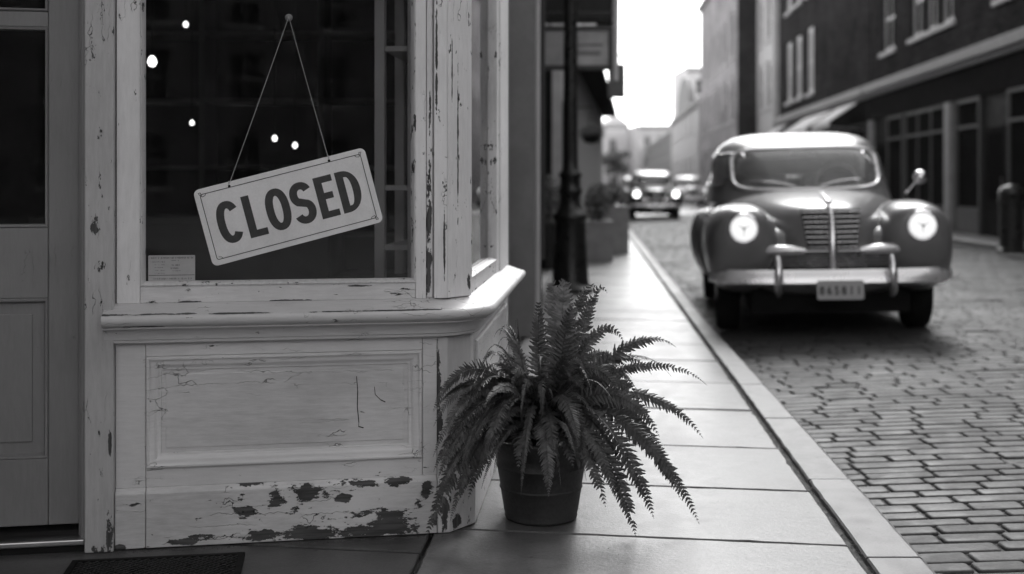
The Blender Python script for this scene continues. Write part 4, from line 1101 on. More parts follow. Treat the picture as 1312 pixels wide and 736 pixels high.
r4, M4, L4 = building('terrace', 'lower hazy terrace beyond the tall grey one, with a round headed gable', 'building', RP(7.4, 110), RP(7.4, 82.3), 10, 7.2, M_render, h4)
g = MB(); pts = [(L4 * .5 + 6.5 * math.cos(R(a)), 7.33 + 2.6 * math.sin(R(a))) for a in range(0, 181, 15)]
g.add([(p[0], -.02, p[1]) for p in pts] + [(p[0], .4, p[1]) for p in pts], [tuple(range(13)), tuple(range(25, 12, -1))] + [(i, 13+i, 13+(i+1)%13, (i+1)%13) for i in range(13)])
g.build('gable', M_render2, r4, None)
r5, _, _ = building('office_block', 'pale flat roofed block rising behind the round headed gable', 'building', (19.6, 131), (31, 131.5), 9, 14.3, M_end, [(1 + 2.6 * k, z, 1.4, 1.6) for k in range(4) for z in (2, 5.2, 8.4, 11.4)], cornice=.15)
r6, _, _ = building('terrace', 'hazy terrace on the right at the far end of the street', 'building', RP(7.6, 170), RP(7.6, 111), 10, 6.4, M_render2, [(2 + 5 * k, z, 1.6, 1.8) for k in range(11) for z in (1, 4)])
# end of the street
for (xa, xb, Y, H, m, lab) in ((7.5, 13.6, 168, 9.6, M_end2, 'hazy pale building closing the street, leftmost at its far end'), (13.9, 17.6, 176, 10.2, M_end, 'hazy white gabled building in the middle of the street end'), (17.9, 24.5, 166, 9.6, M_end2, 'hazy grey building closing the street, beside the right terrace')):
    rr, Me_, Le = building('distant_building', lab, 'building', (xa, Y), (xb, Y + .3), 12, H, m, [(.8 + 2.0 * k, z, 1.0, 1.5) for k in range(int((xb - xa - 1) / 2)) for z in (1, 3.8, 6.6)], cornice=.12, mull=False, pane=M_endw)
    if 'gabled' in lab:
        g = MB(); g.add([(0, 0, H + .13), (Le, 0, H + .13), (Le / 2, 0, H + 1.6), (0, 8, H + .13), (Le, 8, H + .13), (Le / 2, 8, H + 1.6)], [(0, 1, 2), (3, 5, 4), (0, 2, 5, 3), (1, 4, 5, 2)]); g.build('gable', m, rr, None)

# left-hand row: x local runs away from the camera
def leftb(*a, **k): return building(*a, **k)
ln, Mn, Ln = leftb('neighbour_shop', 'shop next door with tall grey pilaster and dark recessed front behind the lamp post', 'shop', (-0.0 + .20, 9.0), (0.46, 20.3), 8, 9.5, M_brickm, [(1.5 + 3 * k, z, 1.1, 1.9) for k in range(3) for z in (4.3, 7.0)])
g = MB(); g.box(-.36, 0.02, 0.0, -.005, .50, 3.7); g.build('pilaster', M_pier, ln, None, bevel=.01)
g = MB(); g.box(-.065, -.018, 0.0, -.004, .018, 3.7); g.build('corner_strip', M_render, ln, None, bevel=.004)
g = MB(); g.box(.02, -.03, 0.0, 11.0, -.003, 3.2); g.build('shopfront', M_shopd, ln, None)
for (a, b_) in ((.8, 3.6), (5.2, 8.0), (8.6, 10.8)):
    g = MB(); g.box(a, -.06, .5, a + .08, -.031, 2.7); g.box(b_ - .08, -.06, .5, b_, -.031, 2.7); g.box(a + .08, -.06, .5, b_ - .08, -.031, .58); g.box(a + .08, -.06, 2.62, b_ - .08, -.031, 2.7)
    w_ = g.build('shop_window', M_shopg, ln, None); g = MB(); g.box(a + .05, -.045, .55, b_ - .05, -.035, 2.65); g.build('pane', M_far, w_, None)
# canopy over that shop
Mln = W[ln.name]
aw = empty('awning', Mln @ T(4.2, 0, 0)); tag(aw, 'black canvas awning over the neighbouring shop, behind the lamp post', 'awning')
g = MB()
q_ = [(-.035, 4.5), (-.86, 3.9), (-.86, 2.95), (-.83, 2.95), (-.83, 3.88), (-.035, 4.46)]
g.add([(0, y, z) for y, z in q_] + [(3.6, y, z) for y, z in q_], [(i, (i+1)%6, 6+(i+1)%6, 6+i) for i in range(6)] + [(0,1,4,5), (1,2,3,4), (6,11,10,7), (7,10,9,8)])
g.box(0.001, -.829, 2.95, .02, -.036, 3.88)
g.build('canvas', M_canvasd, aw, None)
g = MB(); g.tube([(-.02, -.86, 2.3), (-.02, -.87, 3.3), (-.02, -.89, 3.9)], .038, 8); g.tube([(0, -.86, 2.92), (3.6, -.86, 2.92)], .028, 6); g.build('awning_frame', M_render, aw, None)

# hanging signs
def bladesign(name, label, X0, X1, Y, z0, z1, wallx, m, mf, frm=True):
    s = empty(name, T(X0, Y, z0)); tag(s, label, 'sign'); w, h = X1 - X0, z1 - z0
    g = MB(); g.box(0.03, -.03, 0.03, w - .03, .03, h - .03); g.build('board', m, s, None, bevel=.005)
    if frm:
        g = MB(); g.box(0, -.05, 0, w, .05, .05); g.box(0, -.05, h - .05, w, .05, h); g.box(0, -.05, .0505, .05, .05, h - .0505); g.box(w - .05, -.05, .0505, w, .05, h - .0505); g.build('frame', mf, s, None, bevel=.006)
    g = MB()
    g.tube([(wallx - X0, 0, h + .14), (w, 0, h + .14)], .022, 8)
    for x in (.12, w - .12): g.tube([(x, 0, h + .14), (x, 0, h - .02)], .010, 6)
    g.tube([(wallx - X0, 0, h - .25), (wallx - X0 + .3, 0, h + .13)] if X0 - wallx > .05 else [(wallx - X0, 0, h + .1), (.1, 0, h + .14)], .012, 6)
    g.build('bracket', M_blacki, s, None)
    return s
sY = 13.0
b1 = bladesign('shop_sign', 'big grey framed signboard projecting over the pavement behind the lamp post', ray(691) * sY + .0, ray(785) * sY, sY, CAMH + (238 - 90) / F * sY, CAMH + (238 - 34) / F * sY, .28, M_signg, M_shopg)
g = MB(); wS_ = ray(777) * sY - ray(691) * sY
for k, (x, z, w, h) in enumerate(((.42, .16, .26, .05), (.40, .26, .3, .03))): g.box(x, -.034, z, x + w, -.0305, z + h)
g.build('faded_panel', M_render2, b1, None)
sY = 21.5
bladesign('shop_sign', 'smaller dark hanging signboard seen against the sky, beyond the grey signboard', ray(777) * sY, ray(803) * sY, sY, CAMH + (238 - 128) / F * sY, CAMH + (238 - 80) / F * sY, 1.18, M_signd, M_signd, False)

# second left building with its end wall facing the camera
l2, M2_, L2_ = leftb('brick_building', 'dark building further along the left side with pale door trim on its end wall', 'building', (1.02, 20.6), (2.9, 38.0), 8, 10.5, M_render, [(1.5 + 3.2 * k, z, 1.1, 2.0) for k in range(5) for z in (4.6, 7.6)])
g = MB(); g.box(.3, -.06, .02, 17.0, -.003, 3.3); g.build('shopfront', M_render2, l2, None)
g = MB(); g.box(.3, -.5, 3.31, 17, -.003, 3.5); g.build('canopy', M_shopd, l2, None)
# end wall trims (local: end wall is x=0, faces -x;  y runs inwards = to the left)
g = MB(); g.box(-.09, .14, 0, -.003, .31, 3.6); g.box(-.09, .62, 0, -.003, .72, 3.6); g.build('pilaster', M_frame, l2, None, bevel=.006)
g = MB(); g.box(-.05, .315, 0, -.004, .615, 3.6); g.build('side_door', M_shopd, l2, None)
g = MB(); g.box(-.06, .02, 0, -.003, .13, 2.6); g.build('side_panel', M_shopg, l2, None)
l3, _, _ = leftb('terrace', 'long low terrace lost in haze on the left side of the street', 'building', RP(.15, 38.3), RP(.15, 96), 8, 7.0, M_render2, [(2 + 3.6 * k, z, 1.2, 1.8) for k in range(15) for z in (1.0, 4.2)])
l4, _, _ = leftb('terrace', 'far terrace at the end of the left side of the street', 'building', RP(.1, 96.3), RP(.1, 160), 8, 6.0, M_render, [(2 + 4.2 * k, z, 1.3, 1.8) for k in range(14) for z in (1.0, 3.8)])
# unseen left building, set back and low to let light onto the shopfront
lb, _, _ = leftb('brick_building', 'unseen low brick building set back behind the camera to let light in', 'building', (-11.0, -30.0), (-9.0, -2.0), 8, 6.5, M_brickd, [(1.5 + 3.2 * k, z, 1.1, 1.9) for k in range(8) for z in (1.0, 3.9)], cornice=.1)
bk, _, _ = building('rendered_building', 'unseen building far behind the camera, kept tall to darken the window reflections', 'building', (14, -38), (-14, -38), 8, 10.5, M_brickd, [(2 + 3.4 * k, z, 1.3, 2) for k in range(7) for z in (1.0, 4.2, 7.2)], fr_mat=M_shopg, sillmat=M_shopg)  # unseen; height set so the window glass mirrors wall instead of sky

# white awnings on the right
for (ya, yb, lab) in ((47.0, 41.6, 'broad white canvas awning on the dark brick building, the longer one'), (40.6, 37.6, 'short white canvas awning next to the black shopfront'), (54.2, 51.0, 'small white canvas awning furthest along the dark brick building')):
    Mw, Lw = frame(RP(Ra, ya), RP(Ra, yb)); o = empty('awning', Mw); tag(o, lab, 'awning', 'white awnings on the right')
    g = MB(); g.add([(0,-.32,3.8),(Lw,-.32,3.8),(Lw,-1.2,3.2),(0,-1.2,3.2),(0,-1.2,3.0),(Lw,-1.2,3.0),(0,-.30,3.77),(Lw,-.30,3.77),(Lw,-1.17,3.17),(0,-1.17,3.17),(0,-1.17,3.0),(Lw,-1.17,3.0)],
          [(0,1,2,3),(3,2,5,4),(6,9,8,7),(9,10,11,8),(0,3,9,6),(3,4,10,9),(1,7,8,2),(2,8,11,5),(4,5,11,10),(0,6,7,1)]); g.build('canvas', M_canvasw, o, None)
    g = MB(); g.tube([(.05, -.1, 2.9), (.05, -1.15, 3.02)], .02, 6); g.tube([(Lw - .05, -.1, 2.9), (Lw - .05, -1.15, 3.02)], .02, 6); g.build('awning_frame', M_metal, o, None)

# litter bin on the right pavement
pb = at(1296, 240, 19.6); 
bn = empty('litter_bin', T(pb.x, 19.6, -.004)); tag(bn, 'black domed litter bin on the far pavement at the right edge', 'litter bin')
g = MB(); g.lathe([(0, 0), (.24, 0), (.24, .06), (.20, .08), (.20, .82), (.22, .84), (.22, .88), (0, .88)], 24); g.build('body', M_blacki, bn, None, smooth=True, auto=40)
g = MB(); g.lathe([(.21, .88), (.21, 1.0), (.17, 1.09), (.08, 1.14), (0, 1.15)], 24); g.build('lid', M_blacki, bn, None, smooth=True, auto=40)
g = MB(); g.box(-.11, -.215, .90, .11, -.20, .99); g.build('slot', M_black, bn, None)

# ------------------------------------------------------------------ planters on the left pavement
def leafball(mb, c, r, n, ls):
    for _ in range(n):
        d = Vector((rnd.gauss(0, 1), rnd.gauss(0, 1), rnd.gauss(0, 1))).normalized() * (rnd.random() ** .4)
        p = Vector(c) + Vector((d.x * r[0], d.y * r[1], d.z * r[2])); a = Vector((rnd.gauss(0,1), rnd.gauss(0,1), rnd.gauss(0,1))).normalized(); b = a.orthogonal().normalized()
        l = ls * rnd.uniform(.6, 1.3); mb.tone = rnd.uniform(.5, 1.8)
        mb.add([p - a*l, p + b*l*.45, p + a*l, p - b*l*.45], [(0, 1, 2, 3)])
def planter(X, Y, kind, lab, hp=.6, rp=.22, rl=(.28, .28, .3), tone=1):
    o = empty('planter', T(X, Y, 0)); tag(o, lab, 'planter', 'planters along the left shopfronts')
    g = MB()
    if kind == 'round': g.lathe([(0, 0), (rp*.75, 0), (rp, hp*.95), (rp*1.1, hp*.96), (rp*1.1, hp), (rp*.9, hp), (rp*.85, hp*.9), (0, hp*.9)], 24)
    else: g.box(-rp, -rp, 0, rp, rp, hp*.93); g.box(-rp*1.06, -rp*1.06, hp*.931, rp*1.06, rp*1.06, hp)
    g.build('tub', M_blacki if kind == 'round' else M_stone, o, None, smooth=kind == 'round', auto=40)
    g = MB()
    for k in range(5): a = k * 1.3; g.tube([(0, 0, hp*.85), (.06*math.cos(a), .06*math.sin(a), hp + rl[2]*.8), (.16*math.cos(a), .16*math.sin(a), hp + rl[2]*1.4)], .010, 5, r2=.004)
    st_ = g.build('stem', M_bark, o, None)
    g = MB(); leafball(g, (0, 0, hp + rl[2]*.9), rl, 700, .035); g.build('foliage', M_leaf, o, None)
    return o
planter(ray(696) * 15.6 + .06, 15.7, 'round', 'tall black tub with clipped shrub against the next shop, left of the lamp post', .62, .15, (.22, .22, .34))
planter(ray(768) * 17.2 , 17.4, 'box', 'pale stone planter with dark shrub just right of the lamp post', .6, .2, (.22, .22, .3))
planter(ray(786) * 19.3, 19.5, 'box', 'square pale stone planter nearest the kerb', .78, .25, (.26, .26, .2))
planter(ray(752) * 21.0 + .2, 20.2, 'box', 'pale stone planter closest to the left wall, half hidden by its neighbours', .7, .24, (.26, .26, .25))
# hanging basket
hb = empty('hanging_basket', T(1.42, 20.9, 2.0)); tag(hb, 'flower basket hanging on the left wall under the dark signboard', 'hanging basket')
g = MB(); g.lathe([(0, -.14), (.12, -.11), (.18, 0), (.19, .02), (.16, .02), (0, .0)], 18); g.build('basket', M_black, hb, None, smooth=True)
g = MB(); leafball(g, (0, 0, .06), (.24, .24, .16), 500, .03); g.build('foliage', M_leaf, hb, None)
g = MB()
for a in (0, 2.1, 4.2): g.tube([(.17*math.cos(a), .17*math.sin(a), .02), (0, 0, .5)], .004, 4)
g.tube([(-.30, .05, .52), (.03, 0, .52)], .012, 6); g.build('chain', M_blacki, hb, None)

# ------------------------------------------------------------------ distant lamps and trees
M_globe = emit('lit_globe', .9, 0.8)
for (px, py, Y, lab) in ((874, 192, 101, 'nearer globe lamp lit on the right side, far down the street'), (855, 175, 124, 'farther and higher looking globe lamp at the street end'), (770, 244, 60, 'low globe lamp by the left kerb, far down the street'), (890, 258, 40, None)):
    if not lab: continue
    p = at(px, py, Y); o = empty('street_lamp', T(p.x, p.y, 0)); tag(o, lab, 'street lamp', 'lit globe lamps far down the street')
    g = MB(); g.lathe([(0, -.1), (.16, -.1), (.14, .5), (.07, .7), (.05, p.z - .3), (.09, p.z - .28), (.0, p.z - .22)], 10); g.build('post', M_blacki, o, None)
    g = MB(); g.lathe([(0, p.z - .27), (.2, p.z - .2), (.28, p.z), (.2, p.z + .2), (0, p.z + .28)], 14); g.build('globe', M_globe, o, None, smooth=True)
def tree(X, Y, h, r, lab):
    o = empty('street_tree', T(X, Y, -.02)); tag(o, lab, 'tree', 'trees at the end of the street')
    g = MB(); g.tube([(0, 0, 0), (.1, 0, h*.3), (0, .1, h*.55)], .22, 8, r2=.12)
    for k in range(6): a = k * 1.05; g.tube([(0, .1, h*.45), (r*.35*math.cos(a), r*.35*math.sin(a), h*.65), (r*.7*math.cos(a), r*.7*math.sin(a), h*.85)], .08, 6, r2=.02)
    g.build('trunk', M_bark, o, None)
    g = MB()
    for k in range(16):
        a = rnd.uniform(0, 6.28); q = rnd.uniform(.1, .8); leafball(g, (r*q*math.cos(a), r*q*math.sin(a), h*rnd.uniform(.5, .95)), (r*.35, r*.35, r*.28), 90, .22)
    g.build('crown', M_leaf, o, None)
tree(12.4, 140, 5.6, 2.0, 'leafy tree in front of the pale buildings at the street end')

# ------------------------------------------------------------------ cars
def catm(keys, n):
    """keys: list of tuples; Catmull-Rom through them, n samples per span"""
    out = []
    for i in range(len(keys) - 1):
        p0 = keys[max(i-1, 0)]; p1 = keys[i]; p2 = keys[i+1]; p3 = keys[min(i+2, len(keys)-1)]
        for k in range(n):
            t = k / n
            out.append(tuple(.5 * ((2*b) + (-a + c)*t + (2*a - 5*b + 4*c - d)*t*t + (-a + 3*b - 3*c + d)*t**3) for a, b, c, d in zip(p0, p1, p2, p3)))
    out.append(tuple(keys[-1])); return out
def loft(mb, keys, n=6, seg=40, e=2.6, cx=0.0, ebot=None):
    """keys: (y, halfwidth, zbottom, ztop, xshift)"""
    S = catm(keys, n); vs = []
    for (y, hw, zb_, zt, xs_) in S:
        hw = max(hw, .004); m = (zb_ + zt) / 2; hh = max((zt - zb_) / 2, .004)
        for k in range(seg):
            a = 2 * math.pi * k / seg; c, s = math.cos(a), math.sin(a)
            vs.append((cx + xs_ + hw * math.copysign(abs(c) ** (2/e), c), y, m + hh * math.copysign(abs(s) ** (2/e), s)))
    N_ = len(S)
    fs = [(i*seg+k, i*seg+(k+1)%seg, (i+1)*seg+(k+1)%seg, (i+1)*seg+k) for i in range(N_-1) for k in range(seg)]
    fs += [tuple(range(seg)), tuple((N_-1)*seg + k for k in range(seg))]
    mb.add(vs, fs)
def cutwheels(o, cyl):
    m = o.modifiers.new('b', 'BOOLEAN'); m.operation = 'DIFFERENCE'; m.object = cyl; m.solver = 'EXACT'
    bpy.context.view_layer.update()
    dg = bpy.context.evaluated_depsgraph_get(); me = bpy.data.meshes.new_from_object(o.evaluated_get(dg))
    o.modifiers.clear(); o.data = me; me.shade_smooth(); me.set_sharp_from_angle(angle=R(40))
def make_car(Mcar, label, body_m, roof_m, hi=True, lit=8.0, plate_text=None, name='vintage_car', group=None):
    car = empty(name, Mcar); tag(car, label, 'car', group)
    I = Matrix.Identity(4); n = 6 if hi else 3; sg = 48 if hi else 24
    # hull
    hull = MB(); loft(hull, [(.26,.50,.42,.80,0),(.30,.62,.34,.86,0),(.6,.74,.28,.95,0),(1.2,.82,.25,1.06,0),(1.8,.87,.24,1.11,0),(2.6,.89,.24,1.13,0),(3.3,.88,.24,1.10,0),(3.9,.80,.28,1.04,0),(4.4,.66,.36,.92,0),(4.62,.48,.45,.78,0),(4.66,.3,.52,.7,0)], n, sg, 3.2)
    wc = MB()
    for wy in (.92, 3.62):
        wc.lathe([(0, -1.2), (.385, -1.2), (.385, -.56), (0, -.56)], 40, Matrix.Translation((0, wy, .33)) @ Matrix.Rotation(R(90), 4, 'Y'))
        wc.lathe([(0, .56), (.385, .56), (.385, 1.2), (0, 1.2)], 40, Matrix.Translation((0, wy, .33)) @ Matrix.Rotation(R(90), 4, 'Y'))
    cyl = wc.build('cutter', body_m, None, Mcar)
    def part(mb, nm, m, cut=False, par=None, sm=True, auto=45, **k):
        o = mb.build(nm, m, par or car, None, smooth=sm, auto=auto if sm else None, **k)
        if cut:
            bpy.context.view_layer.update(); cutwheels(o, cyl)
        return o
    part(hull, 'body', body_m, True)
    # hood
    hd = MB(); loft(hd, [(.13,.10,.58,.92,0),(.15,.20,.52,.97,0),(.22,.30,.45,1.03,0),(.40,.42,.45,1.07,0),(.8,.56,.45,1.115,0),(1.15,.68,.5,1.14,0),(1.42,.77,.6,1.155,0),(1.62,.80,.7,1.13,0)], n, sg, 2.7)
    part(hd, 'hood', body_m)
    # fenders
    for s in (-1, 1):
        f = MB(); loft(f, [(.085,.09,.78,.97,0),(.10,.16,.68,1.00,0),(.16,.225,.52,1.03,s*.0),(.30,.27,.38,1.05,0),(.6,.285,.34,1.065,s*.005),(.95,.28,.33,1.055,s*.015),(1.35,.255,.30,1.02,s*.02),(1.9,.2,.28,.96,s*.03),(2.5,.13,.28,.86,s*.04),(3.0,.04,.3,.7,s*.05)], n, sg, 2.5, cx=s*.66)
        ff = part(f, 'front_fender', body_m, True)
        if hi:
            g = MB(); P_ = []
            for k in range(19):
                a = R(60 + 85 * k / 18) if s > 0 else R(120 - 85 * k / 18); c_x, s_z = math.cos(a), math.sin(a)
                P_.append((s*.665 + .284*math.copysign(abs(c_x)**(2/2.5), c_x), .56, .7025 + .3625*abs(s_z)**(2/2.5)))
            g.tube(P_, .0045, 5); part(g, 'seam', M_black, par=ff)
        f = MB(); loft(f, [(2.75,.04,.35,.6,0),(2.95,.16,.30,.82,0),(3.3,.22,.28,.94,s*.01),(3.7,.235,.28,.97,s*.01),(4.1,.21,.30,.92,0),(4.4,.15,.34,.82,-s*.03),(4.55,.06,.45,.66,-s*.06)], n, sg, 2.5, cx=s*.74)
        part(f, 'rear_fender', body_m, True)
    bpy.data.objects.remove(cyl, do_unlink=True)
    # under tray
    g = MB(); g.box(-.6, .3, .2, .6, 4.4, .4); part(g, 'chassis', M_black, sm=False)
    # greenhouse
    rows = [(1.05,1.28,4.34,.84),(1.15,1.38,4.27,.82),(1.25,1.46,4.17,.80),(1.35,1.55,4.07,.785),(1.45,1.66,3.95,.765),(1.53,1.78,3.82,.735),(1.60,1.92,3.66,.685),(1.655,2.10,3.46,.60),(1.69,2.32,3.2,.46),(1.705,2.55,2.95,.25),(1.71,2.7,2.8,.05)]
    S = catm(rows, 7 if hi else 4); seg = 220 if hi else 90; vs = []
    for (z, yf, yr, hw) in S:
        my, hy = (yf + yr) / 2, (yr - yf) / 2
        for k in range(seg):
            a = 2 * math.pi * k / seg; c, s_ = math.cos(a), math.sin(a); e = 3.3
            x = hw * math.copysign(abs(c) ** (2/e), c); y = my + hy * math.copysign(abs(s_) ** (2/e), s_)
            vs.append((x, y, z))
    fs = [(i*seg+k, i*seg+(k+1)%seg, (i+1)*seg+(k+1)%seg, (i+1)*seg+k) for i in range(len(S)-1) for k in range(seg)] + [tuple((len(S)-1)*seg+k for k in range(seg))]
    def which(f):
        c = sum((Vector(vs[i]) for i in f), Vector()) / len(f)
        if len(f) > 4: return 'roof'
        if c.y < 2.2 and (abs(c.x)/.635)**5 + (abs(c.z-1.345)/.185)**5 < 1: return 'wind'
        if c.y > 3.3 and abs(c.x) < .6 and (abs(c.x)/.45)**4 + (abs(c.z-1.40)/.11)**4 < 1: return 'rear'
        if abs(c.x) > .5:
            if (abs(c.y-2.18)/.40)**5 + (abs(c.z-1.36)/.14)**5 < 1: return 's1'
            if (abs(c.y-3.05)/.40)**4 + (abs(c.z-1.36)/.14)**4 < 1: return 's2'
        if c.z > 1.585: return 'roof'
        return 'body'
    groups = {}
    for f in fs: groups.setdefault(which(f), []).append(f)
    def sub(fl):
        idx = {}; V = []; FF = []
        for f in fl:
            r_ = []
            for i in f:
                if i not in idx: idx[i] = len(V); V.append(vs[i])
                r_.append(idx[i])
            FF.append(tuple(r_))
        mb = MB(); mb.add(V, FF); return mb
    o = part(sub(groups['body'] + groups['roof']), 'cabin', body_m)
    if roof_m is not body_m:
        o.data.materials.append(roof_m)
        for p in o.data.polygons:
            if p.center.z > 1.585: p.material_index = 1
    so_ = o.modifiers.new('s', 'SOLIDIFY'); so_.thickness = .025; so_.offset = -1
    for kk, nm in (('wind', 'windshield'), ('rear', 'rear_window'), ('s1', 'side_window'), ('s2', 'side_window')):
        if kk in groups:
            if kk in ('s1', 's2'):
                for sgn in (-1, 1):
                    fl = [f for f in groups[kk] if vs[f[0]][0] * sgn > 0]
                    if fl: part(sub(fl), nm, M_cglass)
            else: part(sub(groups[kk]), nm, M_cglass)
    def surf(x, z, front=True):
        """y of the greenhouse surface"""
        for i in range(len(S)-1):
            if S[i][0] <= z <= S[i+1][0]:
                t = (z - S[i][0]) / (S[i+1][0] - S[i][0]); yf, yr, hw = [S[i][j] + (S[i+1][j]-S[i][j])*t for j in (1,2,3)]
                q = min(.999, abs(x)/hw); my, hy = (yf+yr)/2, (yr-yf)/2
                d = hy * (1 - q**3.3) ** (1/3.3); return my - d if front else my + d
        return 1.5
    pts = []
    for k in range(65):
        a = 2*math.pi*k/64; c, s_ = math.cos(a), math.sin(a)
        x = .64*math.copysign(abs(c)**(2/5), c); z = 1.345 + .189*math.copysign(abs(s_)**(2/5), s_); pts.append((x, surf(x, z) - .006, z))
    g = MB(); g.tube(pts, .018, 8, cap=False); part(g, 'windshield_trim', M_satin)
    if hi:
        pts = []
        for k in range(49):
            a = 2*math.pi*k/48; c, s_ = math.cos(a), math.sin(a)
            x = .46*math.copysign(abs(c)**(2/4), c); z = 1.40 + .115*math.copysign(abs(s_)**(2/4), s_); pts.append((x, surf(x, z, False) + .003, z))
        g = MB(); g.tube(pts, .013, 6, cap=False); part(g, 'rear_window_trim', M_chrome)
        for sgn in (-1, 1):
            for (cy, ry, ee) in ((2.18, .405, 5), (3.05, .405, 4)):
                pts = []
                for k in range(49):
                    a = 2*math.pi*k/48; c, s_ = math.cos(a), math.sin(a)
                    y = cy + ry*math.copysign(abs(c)**(2/ee), c); z = 1.36 + .145*math.copysign(abs(s_)**(2/ee), s_)
                    for i in range(len(S)-1):
                        if S[i][0] <= z <= S[i+1][0]:
                            t = (z-S[i][0])/(S[i+1][0]-S[i][0]); yf, yr, hw = [S[i][j]+(S[i+1][j]-S[i][j])*t for j in (1,2,3)]
                            my, hy = (yf+yr)/2, (yr-yf)/2; x = hw*(1-min(.999, abs(y-my)/hy)**3.3)**(1/3.3); break
                    pts.append((sgn*(x+.003), y, z))
                g = MB(); g.tube(pts, .010, 6, cap=False); part(g, 'side_window_trim', M_chrome)
        # wipers
        for x0, x1 in ((-.12, -.50), (.10, .44)):
            g = MB(); P_ = [(x0 + (x1-x0)*t, surf(x0+(x1-x0)*t, 1.185+.05*t) - .02, 1.185+.05*t + (.02*math.sin(3*t))) for t in (0,.25,.5,.75,1)]; g.tube(P_, .007, 6); part(g, 'wiper', M_chrome)
        # interior
        g = MB(); g.box(-.6, 1.75, 1.0, .6, 1.95, 1.19); part(g, 'dashboard', M_shopd, sm=False, bevel=.04)
        for x in (-.34, .34):
            g = MB(); g.box(x-.27, 2.45, .9, x+.27, 2.6, 1.30); part(g, 'seat_back', M_pier, sm=False, bevel=.05, seg=4)
        g = MB(); g.box(-.62, 3.35, .9, .62, 3.5, 1.27); part(g, 'rear_seat', M_pier, sm=False, bevel=.05, seg=4)
        g = MB(); ring = [(.34 + .19*math.cos(2*math.pi*k/24), 2.12 - .06*math.sin(2*math.pi*k/24), 1.2 + .18*math.sin(2*math.pi*k/24)) for k in range(25)]; g.tube(ring, .012, 6, cap=False); g.tube([(.34-.18, 2.12, 1.2), (.34+.18, 2.12, 1.2)], .008, 6); g.tube([(.34, 2.12, 1.2), (.34, 1.9, 1.1)], .02, 6); part(g, 'steering_wheel', M_frame)
        g = MB(); g.box(-.11, 1.86, 1.455, .11, 1.875, 1.50); g.tube([(0, 1.87, 1.50), (0, 1.86, 1.54)], .008, 6); part(g, 'rear_view_mirror', M_metal, sm=False)
        # door mirrors
        g = MB(); g.tube([(.86, 1.62, 1.10), (.95, 1.58, 1.22)], .009, 6); g.lathe([(0, -.012), (.05, -.012), (.062, 0), (.058, .02), (.03, .045), (0, .05)], 20, Matrix.Translation((.975, 1.58, 1.245)) @ Matrix.Rotation(R(90), 4, 'X')); part(g, 'door_mirror', M_chrome)
        # bonnet seams & sill shade over the hood
        g = MB()
        for sgn in (-1, 1):
            pass
    # headlights
    for s in (-1, 1):
        Mh = Matrix.Translation((s*.665, .10, .875)) @ Matrix.Rotation(R(90), 4, 'X')
        g = MB(); g.lathe([(.09, -.06), (.118, -.03), (.124, 0), (.121, .016), (.110, .024), (.100, .018), (.097, .006), (.09, 0)], 36, Mh, cap=False)
        h_ = part(g, 'headlight', M_chrome)
        g = MB(); g.lathe([(.099, .008), (.093, .020), (.065, .031), (.03, .036), (0.001, .037)], 36, Mh, cap=False); part(g, 'lens', emit('lit_lens', .45, lit), par=h_)
        g = MB(); g.lathe([(0, .037), (.012, .037), (.012, .041), (.004, .043), (0, .043)], 12, Mh)
        for q in range(3): g.tube([Mh @ Vector((math.cos(q*2.094+.5)*.012, math.sin(q*2.094+.5)*.012, .038)), Mh @ Vector((math.cos(q*2.094+.5)*.05, math.sin(q*2.094+.5)*.05, .036))], .0028, 5)
        part(g, 'bulb_shield', M_pier, par=h_)
        g = MB(); g.lathe([(0, 0), (.036, 0), (.042, .012), (.036, .026), (.02, .034), (0, .036)], 20, Matrix.Translation((s*.69, .165, .635)) @ Matrix.Rotation(R(90), 4, 'X')); part(g, 'parking_lamp', M_metal)
    # grille
    ny = lambda x, z: .100 + .9 * x * x + max(0, z - .78) * .22
    g = MB()
    vs_ = []
    for i in range(7):
        z = .60 + .41 * i / 6; hw = .175 + .05 * i / 6
        for k in range(9): x = -hw + 2*hw*k/8; vs_.append((x, ny(x, z) - .004, z))
    g.add(vs_, [(i*9+k, i*9+k+1, (i+1)*9+k+1, (i+1)*9+k) for i in range(6) for k in range(8)]); 
    gb = part(g, 'grille', M_black)
    sl = gb.modifiers.new('s', 'SOLIDIFY'); sl.thickness = .02
    g = MB()
    nb = 8 if hi else 5
    for i in range(nb):
        z = .72 + .27 * i / (nb-1); hw = .17 + .05 * (z-.60)/.41
        g.tube([(-hw + 2*hw*k/8, ny(-hw + 2*hw*k/8, z) - .012, z) for k in range(9)], .0056, 6)
    part(g, 'grille_bars', M_bumper, par=gb)
    # lower grille
    ly = lambda x: .085 + .30 * x * x
    g = MB(); vs_ = []
    for z in (.52, .60, .69): 
        for k in range(13): x = -.56 + 1.12*k/12; vs_.append((x, ly(x) + .03, z))
    g.add(vs_, [(i*13+k, i*13+k+1, (i+1)*13+k+1, (i+1)*13+k) for i in range(2) for k in range(12)]); lg = part(g, 'lower_grille', M_black); sl = lg.modifiers.new('s', 'SOLIDIFY'); sl.thickness = .05; sl.offset = 1
    g = MB()
    for z in (.58, .605, .63, .655): g.tube([(-.55 + 1.1*k/12, ly(-.55 + 1.1*k/12) + .012, z) for k in range(13)], .0045, 6)
    part(g, 'lower_bars', M_bumper, par=lg)
    for a, b_ in ((-.60, -.20), (.20, .60)):
        g = MB(); g.tube([(a + (b_-a)*k/8, ly(a + (b_-a)*k/8) - .005, .695 + .006*math.sin(k/8*3.14)) for k in range(9)], [.018, .030, .038, .041, .041, .041, .038, .030, .018], 10); part(g, 'grille_trim', M_bumper)
    g = MB(); g.tube([(-.20 + .4*k/8, ly(-.20 + .4*k/8) + .005, .69) for k in range(9)], .010, 8); part(g, 'grille_trim', M_metal)
    # centre strip with hood ornament
    g = MB()
